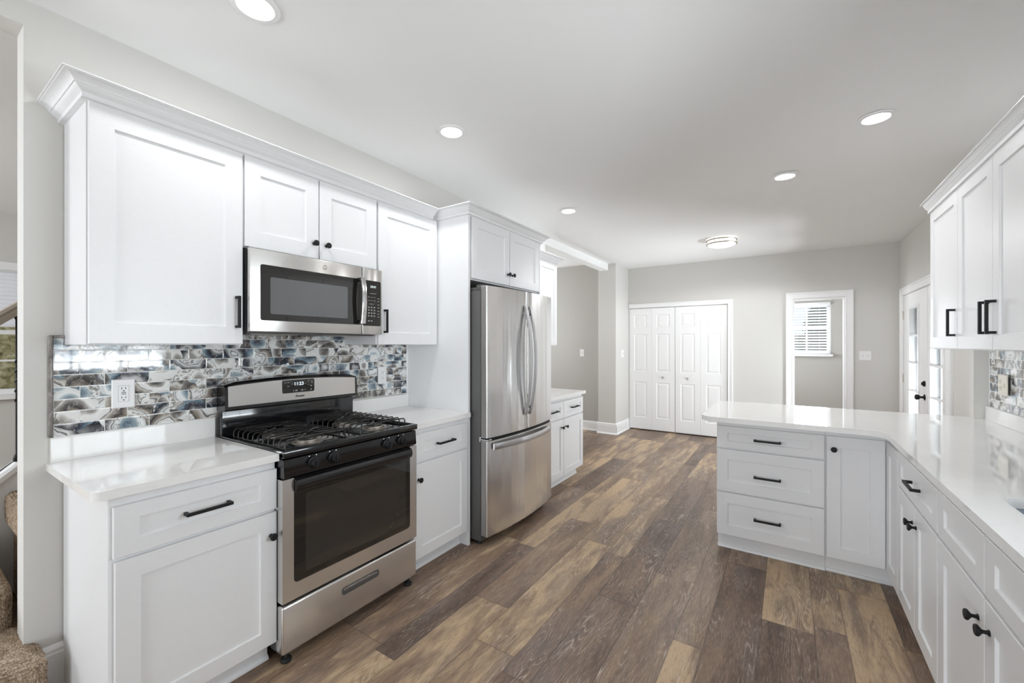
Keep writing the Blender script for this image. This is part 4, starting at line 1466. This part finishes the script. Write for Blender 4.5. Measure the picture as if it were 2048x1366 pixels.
rplate(1.003, 1.564, 1.494, 1.758, 0.010, XM - 0.002, XM + 0.0012).build('door_glass', M['blackglass'], dm)
rplate(1.048, 1.470, 1.526, 1.702, 0.008, XM, XM + 0.0018).build('door_window', M['window_mesh'], dm)
MB().box(-2.098, XM - 0.0015, 1.5652, 1.5683, 1.441, 1.828).build('seam_filler', M['black'], mw, smooth=False)  # black filler; the gap's shade is put into its colour
cpm = rplate(1.570, 1.699, 1.490, 1.758, 0.008, XM - 0.002, XM + 0.0012).build('keypad', M['blackglass'], cm)
m = MB()
for r_, (n_, z) in enumerate(((3, 1.660), (3, 1.640), (3, 1.600), (3, 1.583), (3, 1.566), (3, 1.549), (2, 1.520))):
    for c_ in range(n_):
        y = 1.612 + c_ * 0.020
        h_ = 0.003 if r_ < 2 else 0.008
        MB().box(XM + 0.0012, XM + 0.0016, y - 0.0055, y + 0.0055, z - h_ / 2, z + h_ / 2).build('button', M['legend'], cpm, smooth=False)
for z in (1.655, 1.638, 1.618, 1.600, 1.580, 1.562, 1.546):
    MB().box(XM + 0.0012, XM + 0.0016, 1.674, 1.688, z - 0.002, z + 0.002).build('button', M['legend'], cpm, smooth=False)
for ya, yb, za in ((1.622, 1.664, 1.681), (1.616, 1.648, 1.618)):
    MB().box(XM + 0.0012, XM + 0.0016, ya, yb, za, za + 0.003).build('keypad_heading', M['legend'], cpm, smooth=False)
text_mb('10:41', 0.020, (XM + 0.0013, 1.643, 1.722), (0, 1, 0), (1, 0, 0)).build('clock_digits', M['digits2'], cpm, smooth=False)
lg = MB().lathe([(0.0125, 0), (0.0125, 0.0022), (0.011, 0.003), (0, 0.003)], (XM, 1.334, 1.793), (1, 0, 0), 28).build('round_emblem', M['nickel'], dm)
m = MB().tube([(XM + 0.003, 1.334 + 0.0105 * cos(2 * pi * i / 28), 1.793 + 0.0105 * sin(2 * pi * i / 28)) for i in range(28)], 0.0006, 5, True)
m.build('emblem_ring', M['plate'], lg)
text_mb('GE', 0.013, (XM + 0.003, 1.334, 1.793), (0, 1, 0), (1, 0, 0), 0.3).build('emblem_monogram', M['plate'], lg, smooth=False)
# vertical handle, gently bowed
m = MB()
rr_ = []
for k in range(13):
    q = k / 12
    z = 1.500 + 0.262 * q
    xo = XM + 0.030 + 0.014 * sin(pi * q)
    rr_.append([(xo, 1.538, z), (xo + 0.004, 1.534, z), (xo + 0.009, 1.536, z), (xo + 0.010, 1.548, z), (xo + 0.009, 1.560, z), (xo + 0.004, 1.562, z), (xo, 1.558, z)])
m.rings(rr_)
hm = m.build('handle', M['chrome'], dm)
for za in (1.500, 1.742):
    MB().box(XM, XM + 0.034, 1.528, 1.556, za, za + 0.020, 0.003).build('handle_mount', M['gloss'], dm)

# ------------------------------------------------------------------ refrigerator
fr_ = thing('refrigerator', (-2.05, 2.75, 0), 'stainless french door refrigerator between the two end panels', 'refrigerator')
MB().box(-2.41, -1.762, 2.292, 3.206, 0.03, 1.752, 0.004).build('case', M['dkgrey'], fr_)
MB().box(-2.38, -1.80, 2.30, 3.20, 1.752, 1.776, 0.004).build('top_cover', M['dkgrey'], fr_)
for ya in (2.292, 3.153):
    MB().box(-1.80, -1.752, ya, ya + 0.053, 1.752, 1.790, 0.003).build('hinge_cover', M['dkgrey'], fr_)
for y in (2.33, 3.17):
    MB().lathe([(0.018, 0), (0.018, 0.032)], (-1.80, y, 0), (0, 0, 1), 14).build('foot', M['rubber'], fr_)
MB().box(-1.80, -1.775, 2.32, 3.18, 0.03, 0.07).build('base_grille', M['black'], fr_, smooth=False)


def fx(y):
    q = (y - 2.748) / 0.462
    return -1.664 - 0.041 * q * q


def fdoor(name, ya, yb, za, zb):
    n = 18
    pts = []
    r = 0.005
    ys = [ya + (yb - ya) * k / n for k in range(n + 1)]
    fr = [(fx(y), y) for y in ys]
    fr[0] = (fx(ya) - r, ya)
    fr[-1] = (fx(yb) - r, yb)
    fr.insert(1, (fx(ya) - 0.0015, ya + 0.0015))
    fr.insert(-1, (fx(yb) - 0.0015, yb - 0.0015))
    pl = fr + [(-1.754, yb), (-1.754, ya)]
    return MB().prism(pl, 'z', za, zb).build(name, M['steelf'], fr_, ang=50)


dl = fdoor('door', 2.288, 2.742, 0.744, 1.780)
dr2 = fdoor('door', 2.754, 3.210, 0.744, 1.780)
MB().box(-1.752, -1.670, 2.7422, 2.7538, 0.744, 1.778).build('center_gap_filler', M['black'], fr_, smooth=False)  # black strip filling the door gap, its shade painted in
fz = fdoor('freezer_drawer', 2.288, 3.210, 0.074, 0.722)
for pp, za, zb in ((dl, 0.748, 1.776), (fz, 0.078, 0.718)):
    MB().box(-1.7535, -1.714, 2.2865, 2.288, za, zb).build('door_edge', M['edge'], pp, smooth=False)
MB().box(-1.756, -1.72, 2.285, 3.21, 0.722, 0.744).build('gasket', M['black'], fr_, smooth=False)
MB().box(-1.765, -1.700, 2.284, 2.335, 0.725, 0.735, 0.002).box(-1.768, -1.755, 2.281, 2.292, 0.715, 0.748, 0.002).build('hinge', M['chrome'], fr_)


def fhandle(y, parent):
    m = MB()
    rg_ = []
    for k in range(25):
        q = k / 24
        z = 0.852 + (1.668 - 0.852) * q
        xo = -1.652 + 0.052 * sin(pi * q) ** 0.85
        w = 0.0125
        rg_.append([(xo - 0.010, y - w, z), (xo + 0.002, y - w, z), (xo + 0.006, y - w * 0.6, z), (xo + 0.007, y, z), (xo + 0.006, y + w * 0.6, z), (xo + 0.002, y + w, z), (xo - 0.010, y + w, z)])
    m.rings(rg_)
    h = m.build('handle', M['steels'], parent)
    for z in (0.905, 1.612):
        MB().box(fx(y) - 0.006, -1.632, y - 0.007, y + 0.007, z - 0.012, z + 0.012, 0.002).build('handle_mount', M['steels'], parent)


fhandle(2.706, dl)
fhandle(2.772, dr2)
m = MB()
rg_ = []
for k in range(25):
    q = k / 24
    y = 2.335 + (3.115 - 2.335) * q
    xo = fx(y) + 0.018 + 0.028 * sin(pi * q) ** 0.8
    z = 0.682
    h_ = 0.021
    rg_.append([(xo - 0.010, y, z - h_), (xo + 0.002, y, z - h_), (xo + 0.006, y, z - h_ * 0.6), (xo + 0.007, y, z), (xo + 0.006, y, z + h_ * 0.6), (xo + 0.002, y, z + h_), (xo - 0.010, y, z + h_)])
m.rings(rg_).build('handle', M['steels'], fz)
for y in (2.40, 3.05):
    MB().box(fx(y) - 0.006, fx(y) + 0.030, y - 0.02, y + 0.02, 0.674, 0.690, 0.002).build('handle_mount', M['dkgrey'], fz)
MB().lathe([(0.010, 0), (0.010, 0.002), (0, 0.002)], (fx(3.165) - 0.001, 3.165, 1.718), (1, 0, 0), 20).build('round_emblem', M['plate'], dr2)

# ------------------------------------------------------------------ outlets and switches
def plate(name, ff, a, z, w, h, label, cat, mat='plate', d0=0.0, group=None):
    t = thing(name, ff.p(a, d0, z), label, cat, group)
    m = MB()
    r0 = [ff.p(a - w / 2, d0, z - h / 2), ff.p(a + w / 2, d0, z - h / 2), ff.p(a + w / 2, d0, z + h / 2), ff.p(a - w / 2, d0, z + h / 2)]
    e = 0.004
    r1 = [ff.p(a - w / 2, d0 + 0.003, z - h / 2), ff.p(a + w / 2, d0 + 0.003, z - h / 2), ff.p(a + w / 2, d0 + 0.003, z + h / 2), ff.p(a - w / 2, d0 + 0.003, z + h / 2)]
    r2 = [ff.p(a - w / 2 + e, d0 + 0.006, z - h / 2 + e), ff.p(a + w / 2 - e, d0 + 0.006, z - h / 2 + e), ff.p(a + w / 2 - e, d0 + 0.006, z + h / 2 - e), ff.p(a - w / 2 + e, d0 + 0.006, z + h / 2 - e)]
    m.rings([r0, r1, r2])
    m.build('cover_plate', M[mat], t, smooth=False)
    return t


def sockets(t, ff, a, z, d, mat='plate', gap=0.039, rect=False):
    if rect:
        m = MB()
        ff.box(m, a - 0.0172, a + 0.0172, d, d + 0.0018, z - 0.034, z + 0.034, 0.001, 1)
        m.build('receptacle', M[mat], t)
        m = MB()
        for q0, q1, w0, w1 in ((-0.0180, -0.0172, -0.035, 0.035), (0.0172, 0.0180, -0.035, 0.035), (-0.018, 0.018, 0.034, 0.035), (-0.018, 0.018, -0.035, -0.034)):
            ff.box(m, a + q0, a + q1, d, d + 0.0006, z + w0, z + w1)
        for zz in (-0.002, 0.005):
            ff.box(m, a - 0.008, a + 0.008, d + 0.0018, d + 0.0024, z + zz - 0.0022, z + zz + 0.0022)
        m.build('button_outline', M['legend'], t, smooth=False)
    for sg in (-1, 1):
        zz = z + sg * gap / 2
        if not rect:
            m = MB()
            o = rpoly([(a - 0.017, zz - 0.014, 0.010), (a + 0.017, zz - 0.014, 0.010), (a + 0.017, zz + 0.014, 0.010), (a - 0.017, zz + 0.014, 0.010)])
            m.rings([[ff.p(q[0], d - 0.001, q[1]) for q in o], [ff.p(q[0], d + 0.0018, q[1]) for q in o]])
            m.build('receptacle', M[mat], t)
        m = MB()
        for da in (-0.0065, 0.0065):
            ff.box(m, a + da - 0.0011, a + da + 0.0011, d + 0.0016, d + 0.0022, zz - 0.001, zz + 0.008)
        m.lathe([(0.0027, 0), (0.0027, 0.0006), (0, 0.0006)], ff.p(a, d + 0.0016, zz - 0.0075), (ff.n[0], ff.n[1], 0), 10)
        m.build('socket_slot', M['slot'], t, smooth=False)


FT = FF((-2.431, 0), (0, 1), (1, 0))
t = plate('wall_outlet', FT, 0.606, 1.166, 0.078, 0.124, 'white two-button wall outlet on the tile left of the range', 'outlet')
sockets(t, FT, 0.606, 1.166, 0.006, gap=0.040, rect=True)
t = plate('wall_outlet', FT, 2.007, 1.160, 0.074, 0.122, 'white duplex wall outlet on the tile right of the range', 'outlet')
sockets(t, FT, 2.007, 1.160, 0.006)
FT2 = FF((1.036, 0), (0, 1), (-1, 0))
t = plate('wall_outlet', FT2, 3.548, 1.148, 0.118, 0.120, 'ivory wide wall outlet standing proud of the right tile', 'outlet', 'beige', 0.012)
m = MB()
FT2.box(m, 3.500, 3.592, 0, 0.012, 1.098, 1.196)
m.build('box_extender', M['slot'], t, smooth=False)
sockets(t, FT2, 3.572, 1.148, 0.018, 'beige')
m = MB()
FT2.box(m, 3.512, 3.528, 0.018, 0.024, 1.136, 1.160, 0.002)
m.build('toggle', M['beige'], t)


def switch(ff, a, z, w, n, label, decora=False):
    t = plate('light_switch', ff, a, z, w, 0.118, label, 'light switch')
    for k in range(n):
        aa = a + (k - (n - 1) / 2) * 0.046
        m = MB()
        ff.box(m, aa - 0.005, aa + 0.005, 0.006, 0.008, z - 0.012, z + 0.012)
        p0, p1 = ff.p(aa - 0.004, 0.008, z - 0.002), ff.p(aa + 0.004, 0.020, z + 0.010)
        ff.box(m, aa - 0.004, aa + 0.004, 0.008, 0.019, z + 0.001, z + 0.009, 0.001, 1)
        m.build('toggle', M['beige'], t)


switch(FF((0, YF), (1, 0), (0, -1)), 0.800, 1.238, 0.118, 2, 'white double light switch right of the doorway')
switch(FF((0, 6.37), (1, 0), (0, -1)), -2.815, 1.242, 0.074, 1, 'white light switch on the taupe hall wall')
switch(FF((-2.207, 0), (0, 1), (1, 0)), 6.555, 1.235, 0.118, 2, 'white light switch on the wall stub beside the closet')


# ------------------------------------------------------------------ ceiling lights
def can(x, y, label, power):
    z = cz(y)
    t = thing('recessed_light', (x, y, z - 0.006), label, 'ceiling light', 'recessed ceiling lights')
    MB().lathe([(0.086, 0), (0.087, -0.002), (0.084, -0.006), (0.066, -0.008), (0.062, -0.004), (0.062, 0)], (x, y, z - 0.0005), (0, 0, 1), 40).build('trim_ring', M['trim'], t)
    MB().lathe([(0.062, 0), (0.061, -0.002), (0, -0.0022)], (x, y, z - 0.001), (0, 0, 1), 32).build('lens', M['lens'], t)
    l = bpy.data.lights.new('lamp_glow', 'AREA')
    l.shape = 'DISK'
    l.size = 0.12
    l.energy = power
    l.color = (0.97, 0.985, 1.0)
    o = bpy.data.objects.new('lamp_glow', l)
    COL.objects.link(o)
    o.parent = t
    o.location = (0, 0, -0.012)
    return t


CP = 3.4
can(-1.738, 0.824, 'lit round recessed light nearest the camera over the range aisle', CP)
can(-1.747, 1.977, 'lit round recessed light before the refrigerator, second along the left', CP)
can(-1.758, 3.658, 'small lit recessed light beyond the refrigerator', CP * 1.3)
can(0.418, 3.163, 'lit round recessed light nearest the right wall cabinets', CP * 0.75)
can(-0.024, 3.786, 'lit round recessed light over the peninsula, left of its neighbour', CP * 1.35)

fx_, fy_ = -0.661, 5.491
z = cz(fy_) - 0.003
t = thing('flush_ceiling_light', (fx_, fy_, z), 'round double-ring nickel ceiling light with a white diffuser', 'ceiling light')
MB().lathe([(0.130, 0), (0.130, -0.012), (0.0, -0.012)], (fx_, fy_, z), (0, 0, 1), 40).build('ceiling_pan', M['plate'], t)
MB().lathe([(0.148, -0.012), (0.150, -0.055), (0.142, -0.074), (0.10, -0.088), (0.0, -0.094)], (fx_, fy_, z), (0, 0, 1), 48).build('diffuser', M['diff'], t)
for zz in (-0.018, -0.060):
    m = MB()
    m.rings([[(fx_ + r * cos(2 * pi * i / 48), fy_ + r * sin(2 * pi * i / 48), z + h) for i in range(48)] for r, h in
             ((0.152, zz + 0.006), (0.162, zz + 0.006), (0.164, zz - 0.002), (0.160, zz - 0.008), (0.152, zz - 0.008))], cap=False, closed=True)
    m.build('metal_ring', M['nickel'], t)
for k in range(3):
    an = radians(-110 + 120 * k)
    x, y = fx_ + 0.162 * cos(an), fy_ + 0.162 * sin(an)
    MB().tube([(x, y, z - 0.010), (x, y, z - 0.072)], 0.004, 8).build('post', M['nickel'], t)
l = bpy.data.lights.new('lamp_glow', 'SPOT')
l.energy = 27
l.spot_size = radians(174)
l.spot_blend = 0.25
l.shadow_soft_size = 0.12
l.color = (0.98, 0.985, 1.0)
o = bpy.data.objects.new('lamp_glow', l)
COL.objects.link(o)
o.parent = t
o.location = (0, 0, -0.24)

# ------------------------------------------------------------------ carpeted stairs at the left opening
stt = thing('staircase', (-3.0, 0.0, 0), 'brown carpeted stairs rising beyond the left wall opening', 'stairs')


def carpet_step(x0, x1, y0, y1, z0, z1, nose=0.03):
    """rounded, slightly lumpy carpeted block"""
    b = bmesh.new()
    bmesh.ops.create_cube(b, size=1.0)
    for q in b.verts:
        q.co = ((x0 + x1) / 2 + q.co.x * (x1 - x0), (y0 + y1) / 2 + q.co.y * (y1 - y0), (z0 + z1) / 2 + q.co.z * (z1 - z0))
    bmesh.ops.bevel(b, geom=list(b.edges), offset=0.035, segments=4, affect='EDGES', profile=0.5)
    bmesh.ops.triangulate(b, faces=b.faces[:])
    for _ in range(7):
        es = [e for e in b.edges if e.calc_length() > 0.016]
        if not es or len(b.verts) > 26000:
            break
        bmesh.ops.subdivide_edges(b, edges=es, cuts=1)
        bmesh.ops.triangulate(b, faces=[f for f in b.faces if len(f.verts) > 3])
    b.normal_update()
    for q in b.verts:
        q.co += q.normal * random.uniform(-0.003, 0.0035)
    return MB().bm(b)


carpet_step(-2.66, -2.292, -0.72, 0.362, 0.02, 0.232).build('bottom_step', M['carpet'], stt, ang=180)
carpet_step(-3.50, -2.635, -0.72, 0.318, 0.03, 0.405).build('landing', M['carpet'], stt, ang=180)
carpet_step(-3.55, -2.70, 0.396, 0.70, 0.41, 0.585).build('upper_step', M['carpet'], stt, ang=180)
MB().box(-3.55, -2.70, 0.43, 0.75, 0.02, 0.42).build('riser_box', M['carpet'], stt, smooth=False)
# closed stringer on the far side of the upper flight, with a sloping white cap
m = MB()
sl = 0.92


def strz(y):
    return 0.668 + (y - 0.388) * sl


m.prism([(-0.35, 0.02), (1.6, 0.02), (1.6, strz(1.6) - 0.03), (-0.35, strz(-0.35) - 0.03)], 'x', -3.66, -3.56)
m.build('stringer', M['trim'], stt, smooth=False)
m = MB()
m.prism([(-0.36, strz(-0.36) - 0.03), (1.6, strz(1.6) - 0.03), (1.6, strz(1.6)), (-0.36, strz(-0.36))], 'x', -3.69, -3.53)
m.build('stringer_cap', M['trim'], stt, smooth=False)
m = MB()
rl = lambda y: 1.545 + (y - 0.388) * sl
prof = [(-0.030, 0.0), (0.030, 0.0), (0.034, 0.03), (0.026, 0.040), (0.032, 0.055), (0.024, 0.074), (0.0, 0.082), (-0.024, 0.074), (-0.032, 0.055), (-0.026, 0.040), (-0.034, 0.03)]
m.rings([[(-3.61 + a, y, rl(y) - 0.06 + b_) for a, b_ in prof] for y in (-0.36, 1.6)])
m.build('handrail', M['rail'], stt)
for k in range(9):
    y = 0.452 + (k - 4) * 0.125
    zb, zt = strz(y), rl(y) - 0.055
    m = MB().lathe([(0.016, 0), (0.018, 0.012), (0.013, 0.035), (0.0085, 0.045), (0.0085, zt - zb - 0.03), (0.014, zt - zb - 0.02), (0.014, zt - zb)], (-3.61, y, zb), (0, 0, 1), 10)
    # twisted middle section
    tw = []
    for q in range(40):
        tw.append((-3.61 + 0.007 * cos(q * 0.9), y + 0.007 * sin(q * 0.9), zb + 0.30 + 0.30 * q / 39))
    m.tube(tw, 0.006, 5)
    m.build('baluster', M['black'], stt)

# ------------------------------------------------------------------ outside
g = MB().box(-30, -7.2, -25, 30, -0.6, -0.35).box(1.4, 30, -25, 40, -0.6, -0.35).box(-7.2, 1.4, 9.5, 40, -0.6, -0.35).box(-7.2, 1.4, -25, -4.85, -0.6, -0.35)
struct('ground_outside', g, M['grass'], 'lawn outside the house', 'lawn', smooth=False)


def shrub(name, cx, cy_, w, d, h, label, cat, mat, n=2600, zb=-0.35, trunk=True):
    t = thing(name, (cx, cy_, zb), label, cat)
    rnd = random.Random(hash((round(cx, 2), round(cy_, 2))) & 0xffff)
    vs, fs = [], []
    for i in range(n):
        x, y = rnd.uniform(-1, 1), rnd.uniform(-1, 1)
        zz = rnd.uniform(0.05, 1)
        taper = 1.0 - 0.45 * max(0, zz - 0.5) / 0.5
        c = Vector((cx + x * w / 2 * taper, cy_ + y * d / 2 * taper, zb + zz * h))
        s_ = rnd.uniform(0.03, 0.065)
        u = Vector((rnd.uniform(-1, 1), rnd.uniform(-1, 1), rnd.uniform(-1, 1))).normalized()
        v = u.orthogonal().normalized()
        k = len(vs)
        vs += [tuple(c + u * s_), tuple(c + v * s_ * 0.5), tuple(c - u * s_), tuple(c - v * s_ * 0.5)]
        fs.append((k, k + 1, k + 2, k + 3))
    core = MB()
    rg_ = []
    for zz, q in ((0.0, 0.5), (0.15, 0.80), (0.5, 0.86), (0.8, 0.66), (0.97, 0.35)):
        rg_.append([(cx + w / 2 * q * cos(2 * pi * i / 28) * rnd.uniform(0.9, 1.1), cy_ + d / 2 * q * sin(2 * pi * i / 28) * rnd.uniform(0.9, 1.1), zb + zz * h) for i in range(28)])
    core.rings(rg_)
    core.add(vs, fs).build('foliage', M[mat], t, smooth=False, recalc=False)
    m = MB()
    for k in range(6):
        a = rnd.uniform(0, 6.28)
        m.tube([(cx + rnd.uniform(-0.1, 0.1), cy_ + rnd.uniform(-0.1, 0.1), zb), (cx + cos(a) * w * 0.3, cy_ + sin(a) * d * 0.3, zb + h * 0.85)], 0.03, 6)
    m.build('branches', M['bark'], t)
    return t


shrub('hedge', -9.6, 0.6, 1.6, 5.0, 2.6, 'tan and green hedge outside the living room window', 'hedge', 'leaf', 12000)
shrub('hedge', 0.2, 12.2, 5.0, 1.4, 1.95, 'dark hedge outside the mud room window', 'hedge', 'leafdark', 9000)
shrub('tree', 1.3, 15.5, 2.0, 2.0, 4.2, 'evergreen tree beyond the porch', 'tree', 'leafdark', 4200)

t = thing('board_fence', (1.45, 9.4, -0.35), 'pale blue vertical board fence beyond the french doors', 'fence')
m = MB()
for k in range(9):
    x = 1.10 + k * 0.085
    m.box(x, x + 0.072, 9.40, 9.425, -0.35, 2.35)
m.box(1.08, 1.88, 9.425, 9.46, 0.2, 0.3).box(1.08, 1.88, 9.425, 9.46, 1.7, 1.8)
m.build('boards', M['boards'], t, smooth=False)
t = thing('neighbour_house', (4.5, 13.5, -0.35), 'grey sided house seen through the near french door', 'house')
m = MB().box(2.55, 7.5, 13.0, 16.0, -0.35, 3.2)
m.build('wall', M['siding'], t, smooth=False)
m = MB()
for k in range(22):
    m.box(2.54, 7.5, 12.985, 13.0, -0.3 + k * 0.16, -0.17 + k * 0.16)
m.build('siding', M['siding'], t, smooth=False)
m = MB().box(2.75, 2.9, 12.95, 12.985, -0.35, 3.2).box(3.2, 3.8, 12.95, 12.985, 0.8, 2.0)
m.build('house_trim', M['trim'], t, smooth=False)
t = thing('porch_railing', (2.3, 8.3, 0), 'white porch railing outside the near french door', 'railing')
m = MB().box(1.95, 3.4, 8.28, 8.34, 0.86, 0.92).box(1.95, 3.4, 8.29, 8.33, 0.08, 0.14)
m.build('rail', M['trim'], t, smooth=False)
m = MB()
for k in range(13):
    x = 2.0 + k * 0.11
    m.box(x, x + 0.03, 8.295, 8.325, 0.14, 0.86)
m.build('baluster', M['trim'], t, smooth=False)
for x in (1.95, 2.62):
    MB().box(x, x + 0.09, 8.26, 8.35, -0.35, 2.5).build('post', M['trim'], t, smooth=False)
struct('porch_floor', MB().box(1.3, 3.5, 3.5, 8.4, -0.12, -0.02), M['deck'], 'dark porch floor outside the french doors', 'porch', smooth=False)
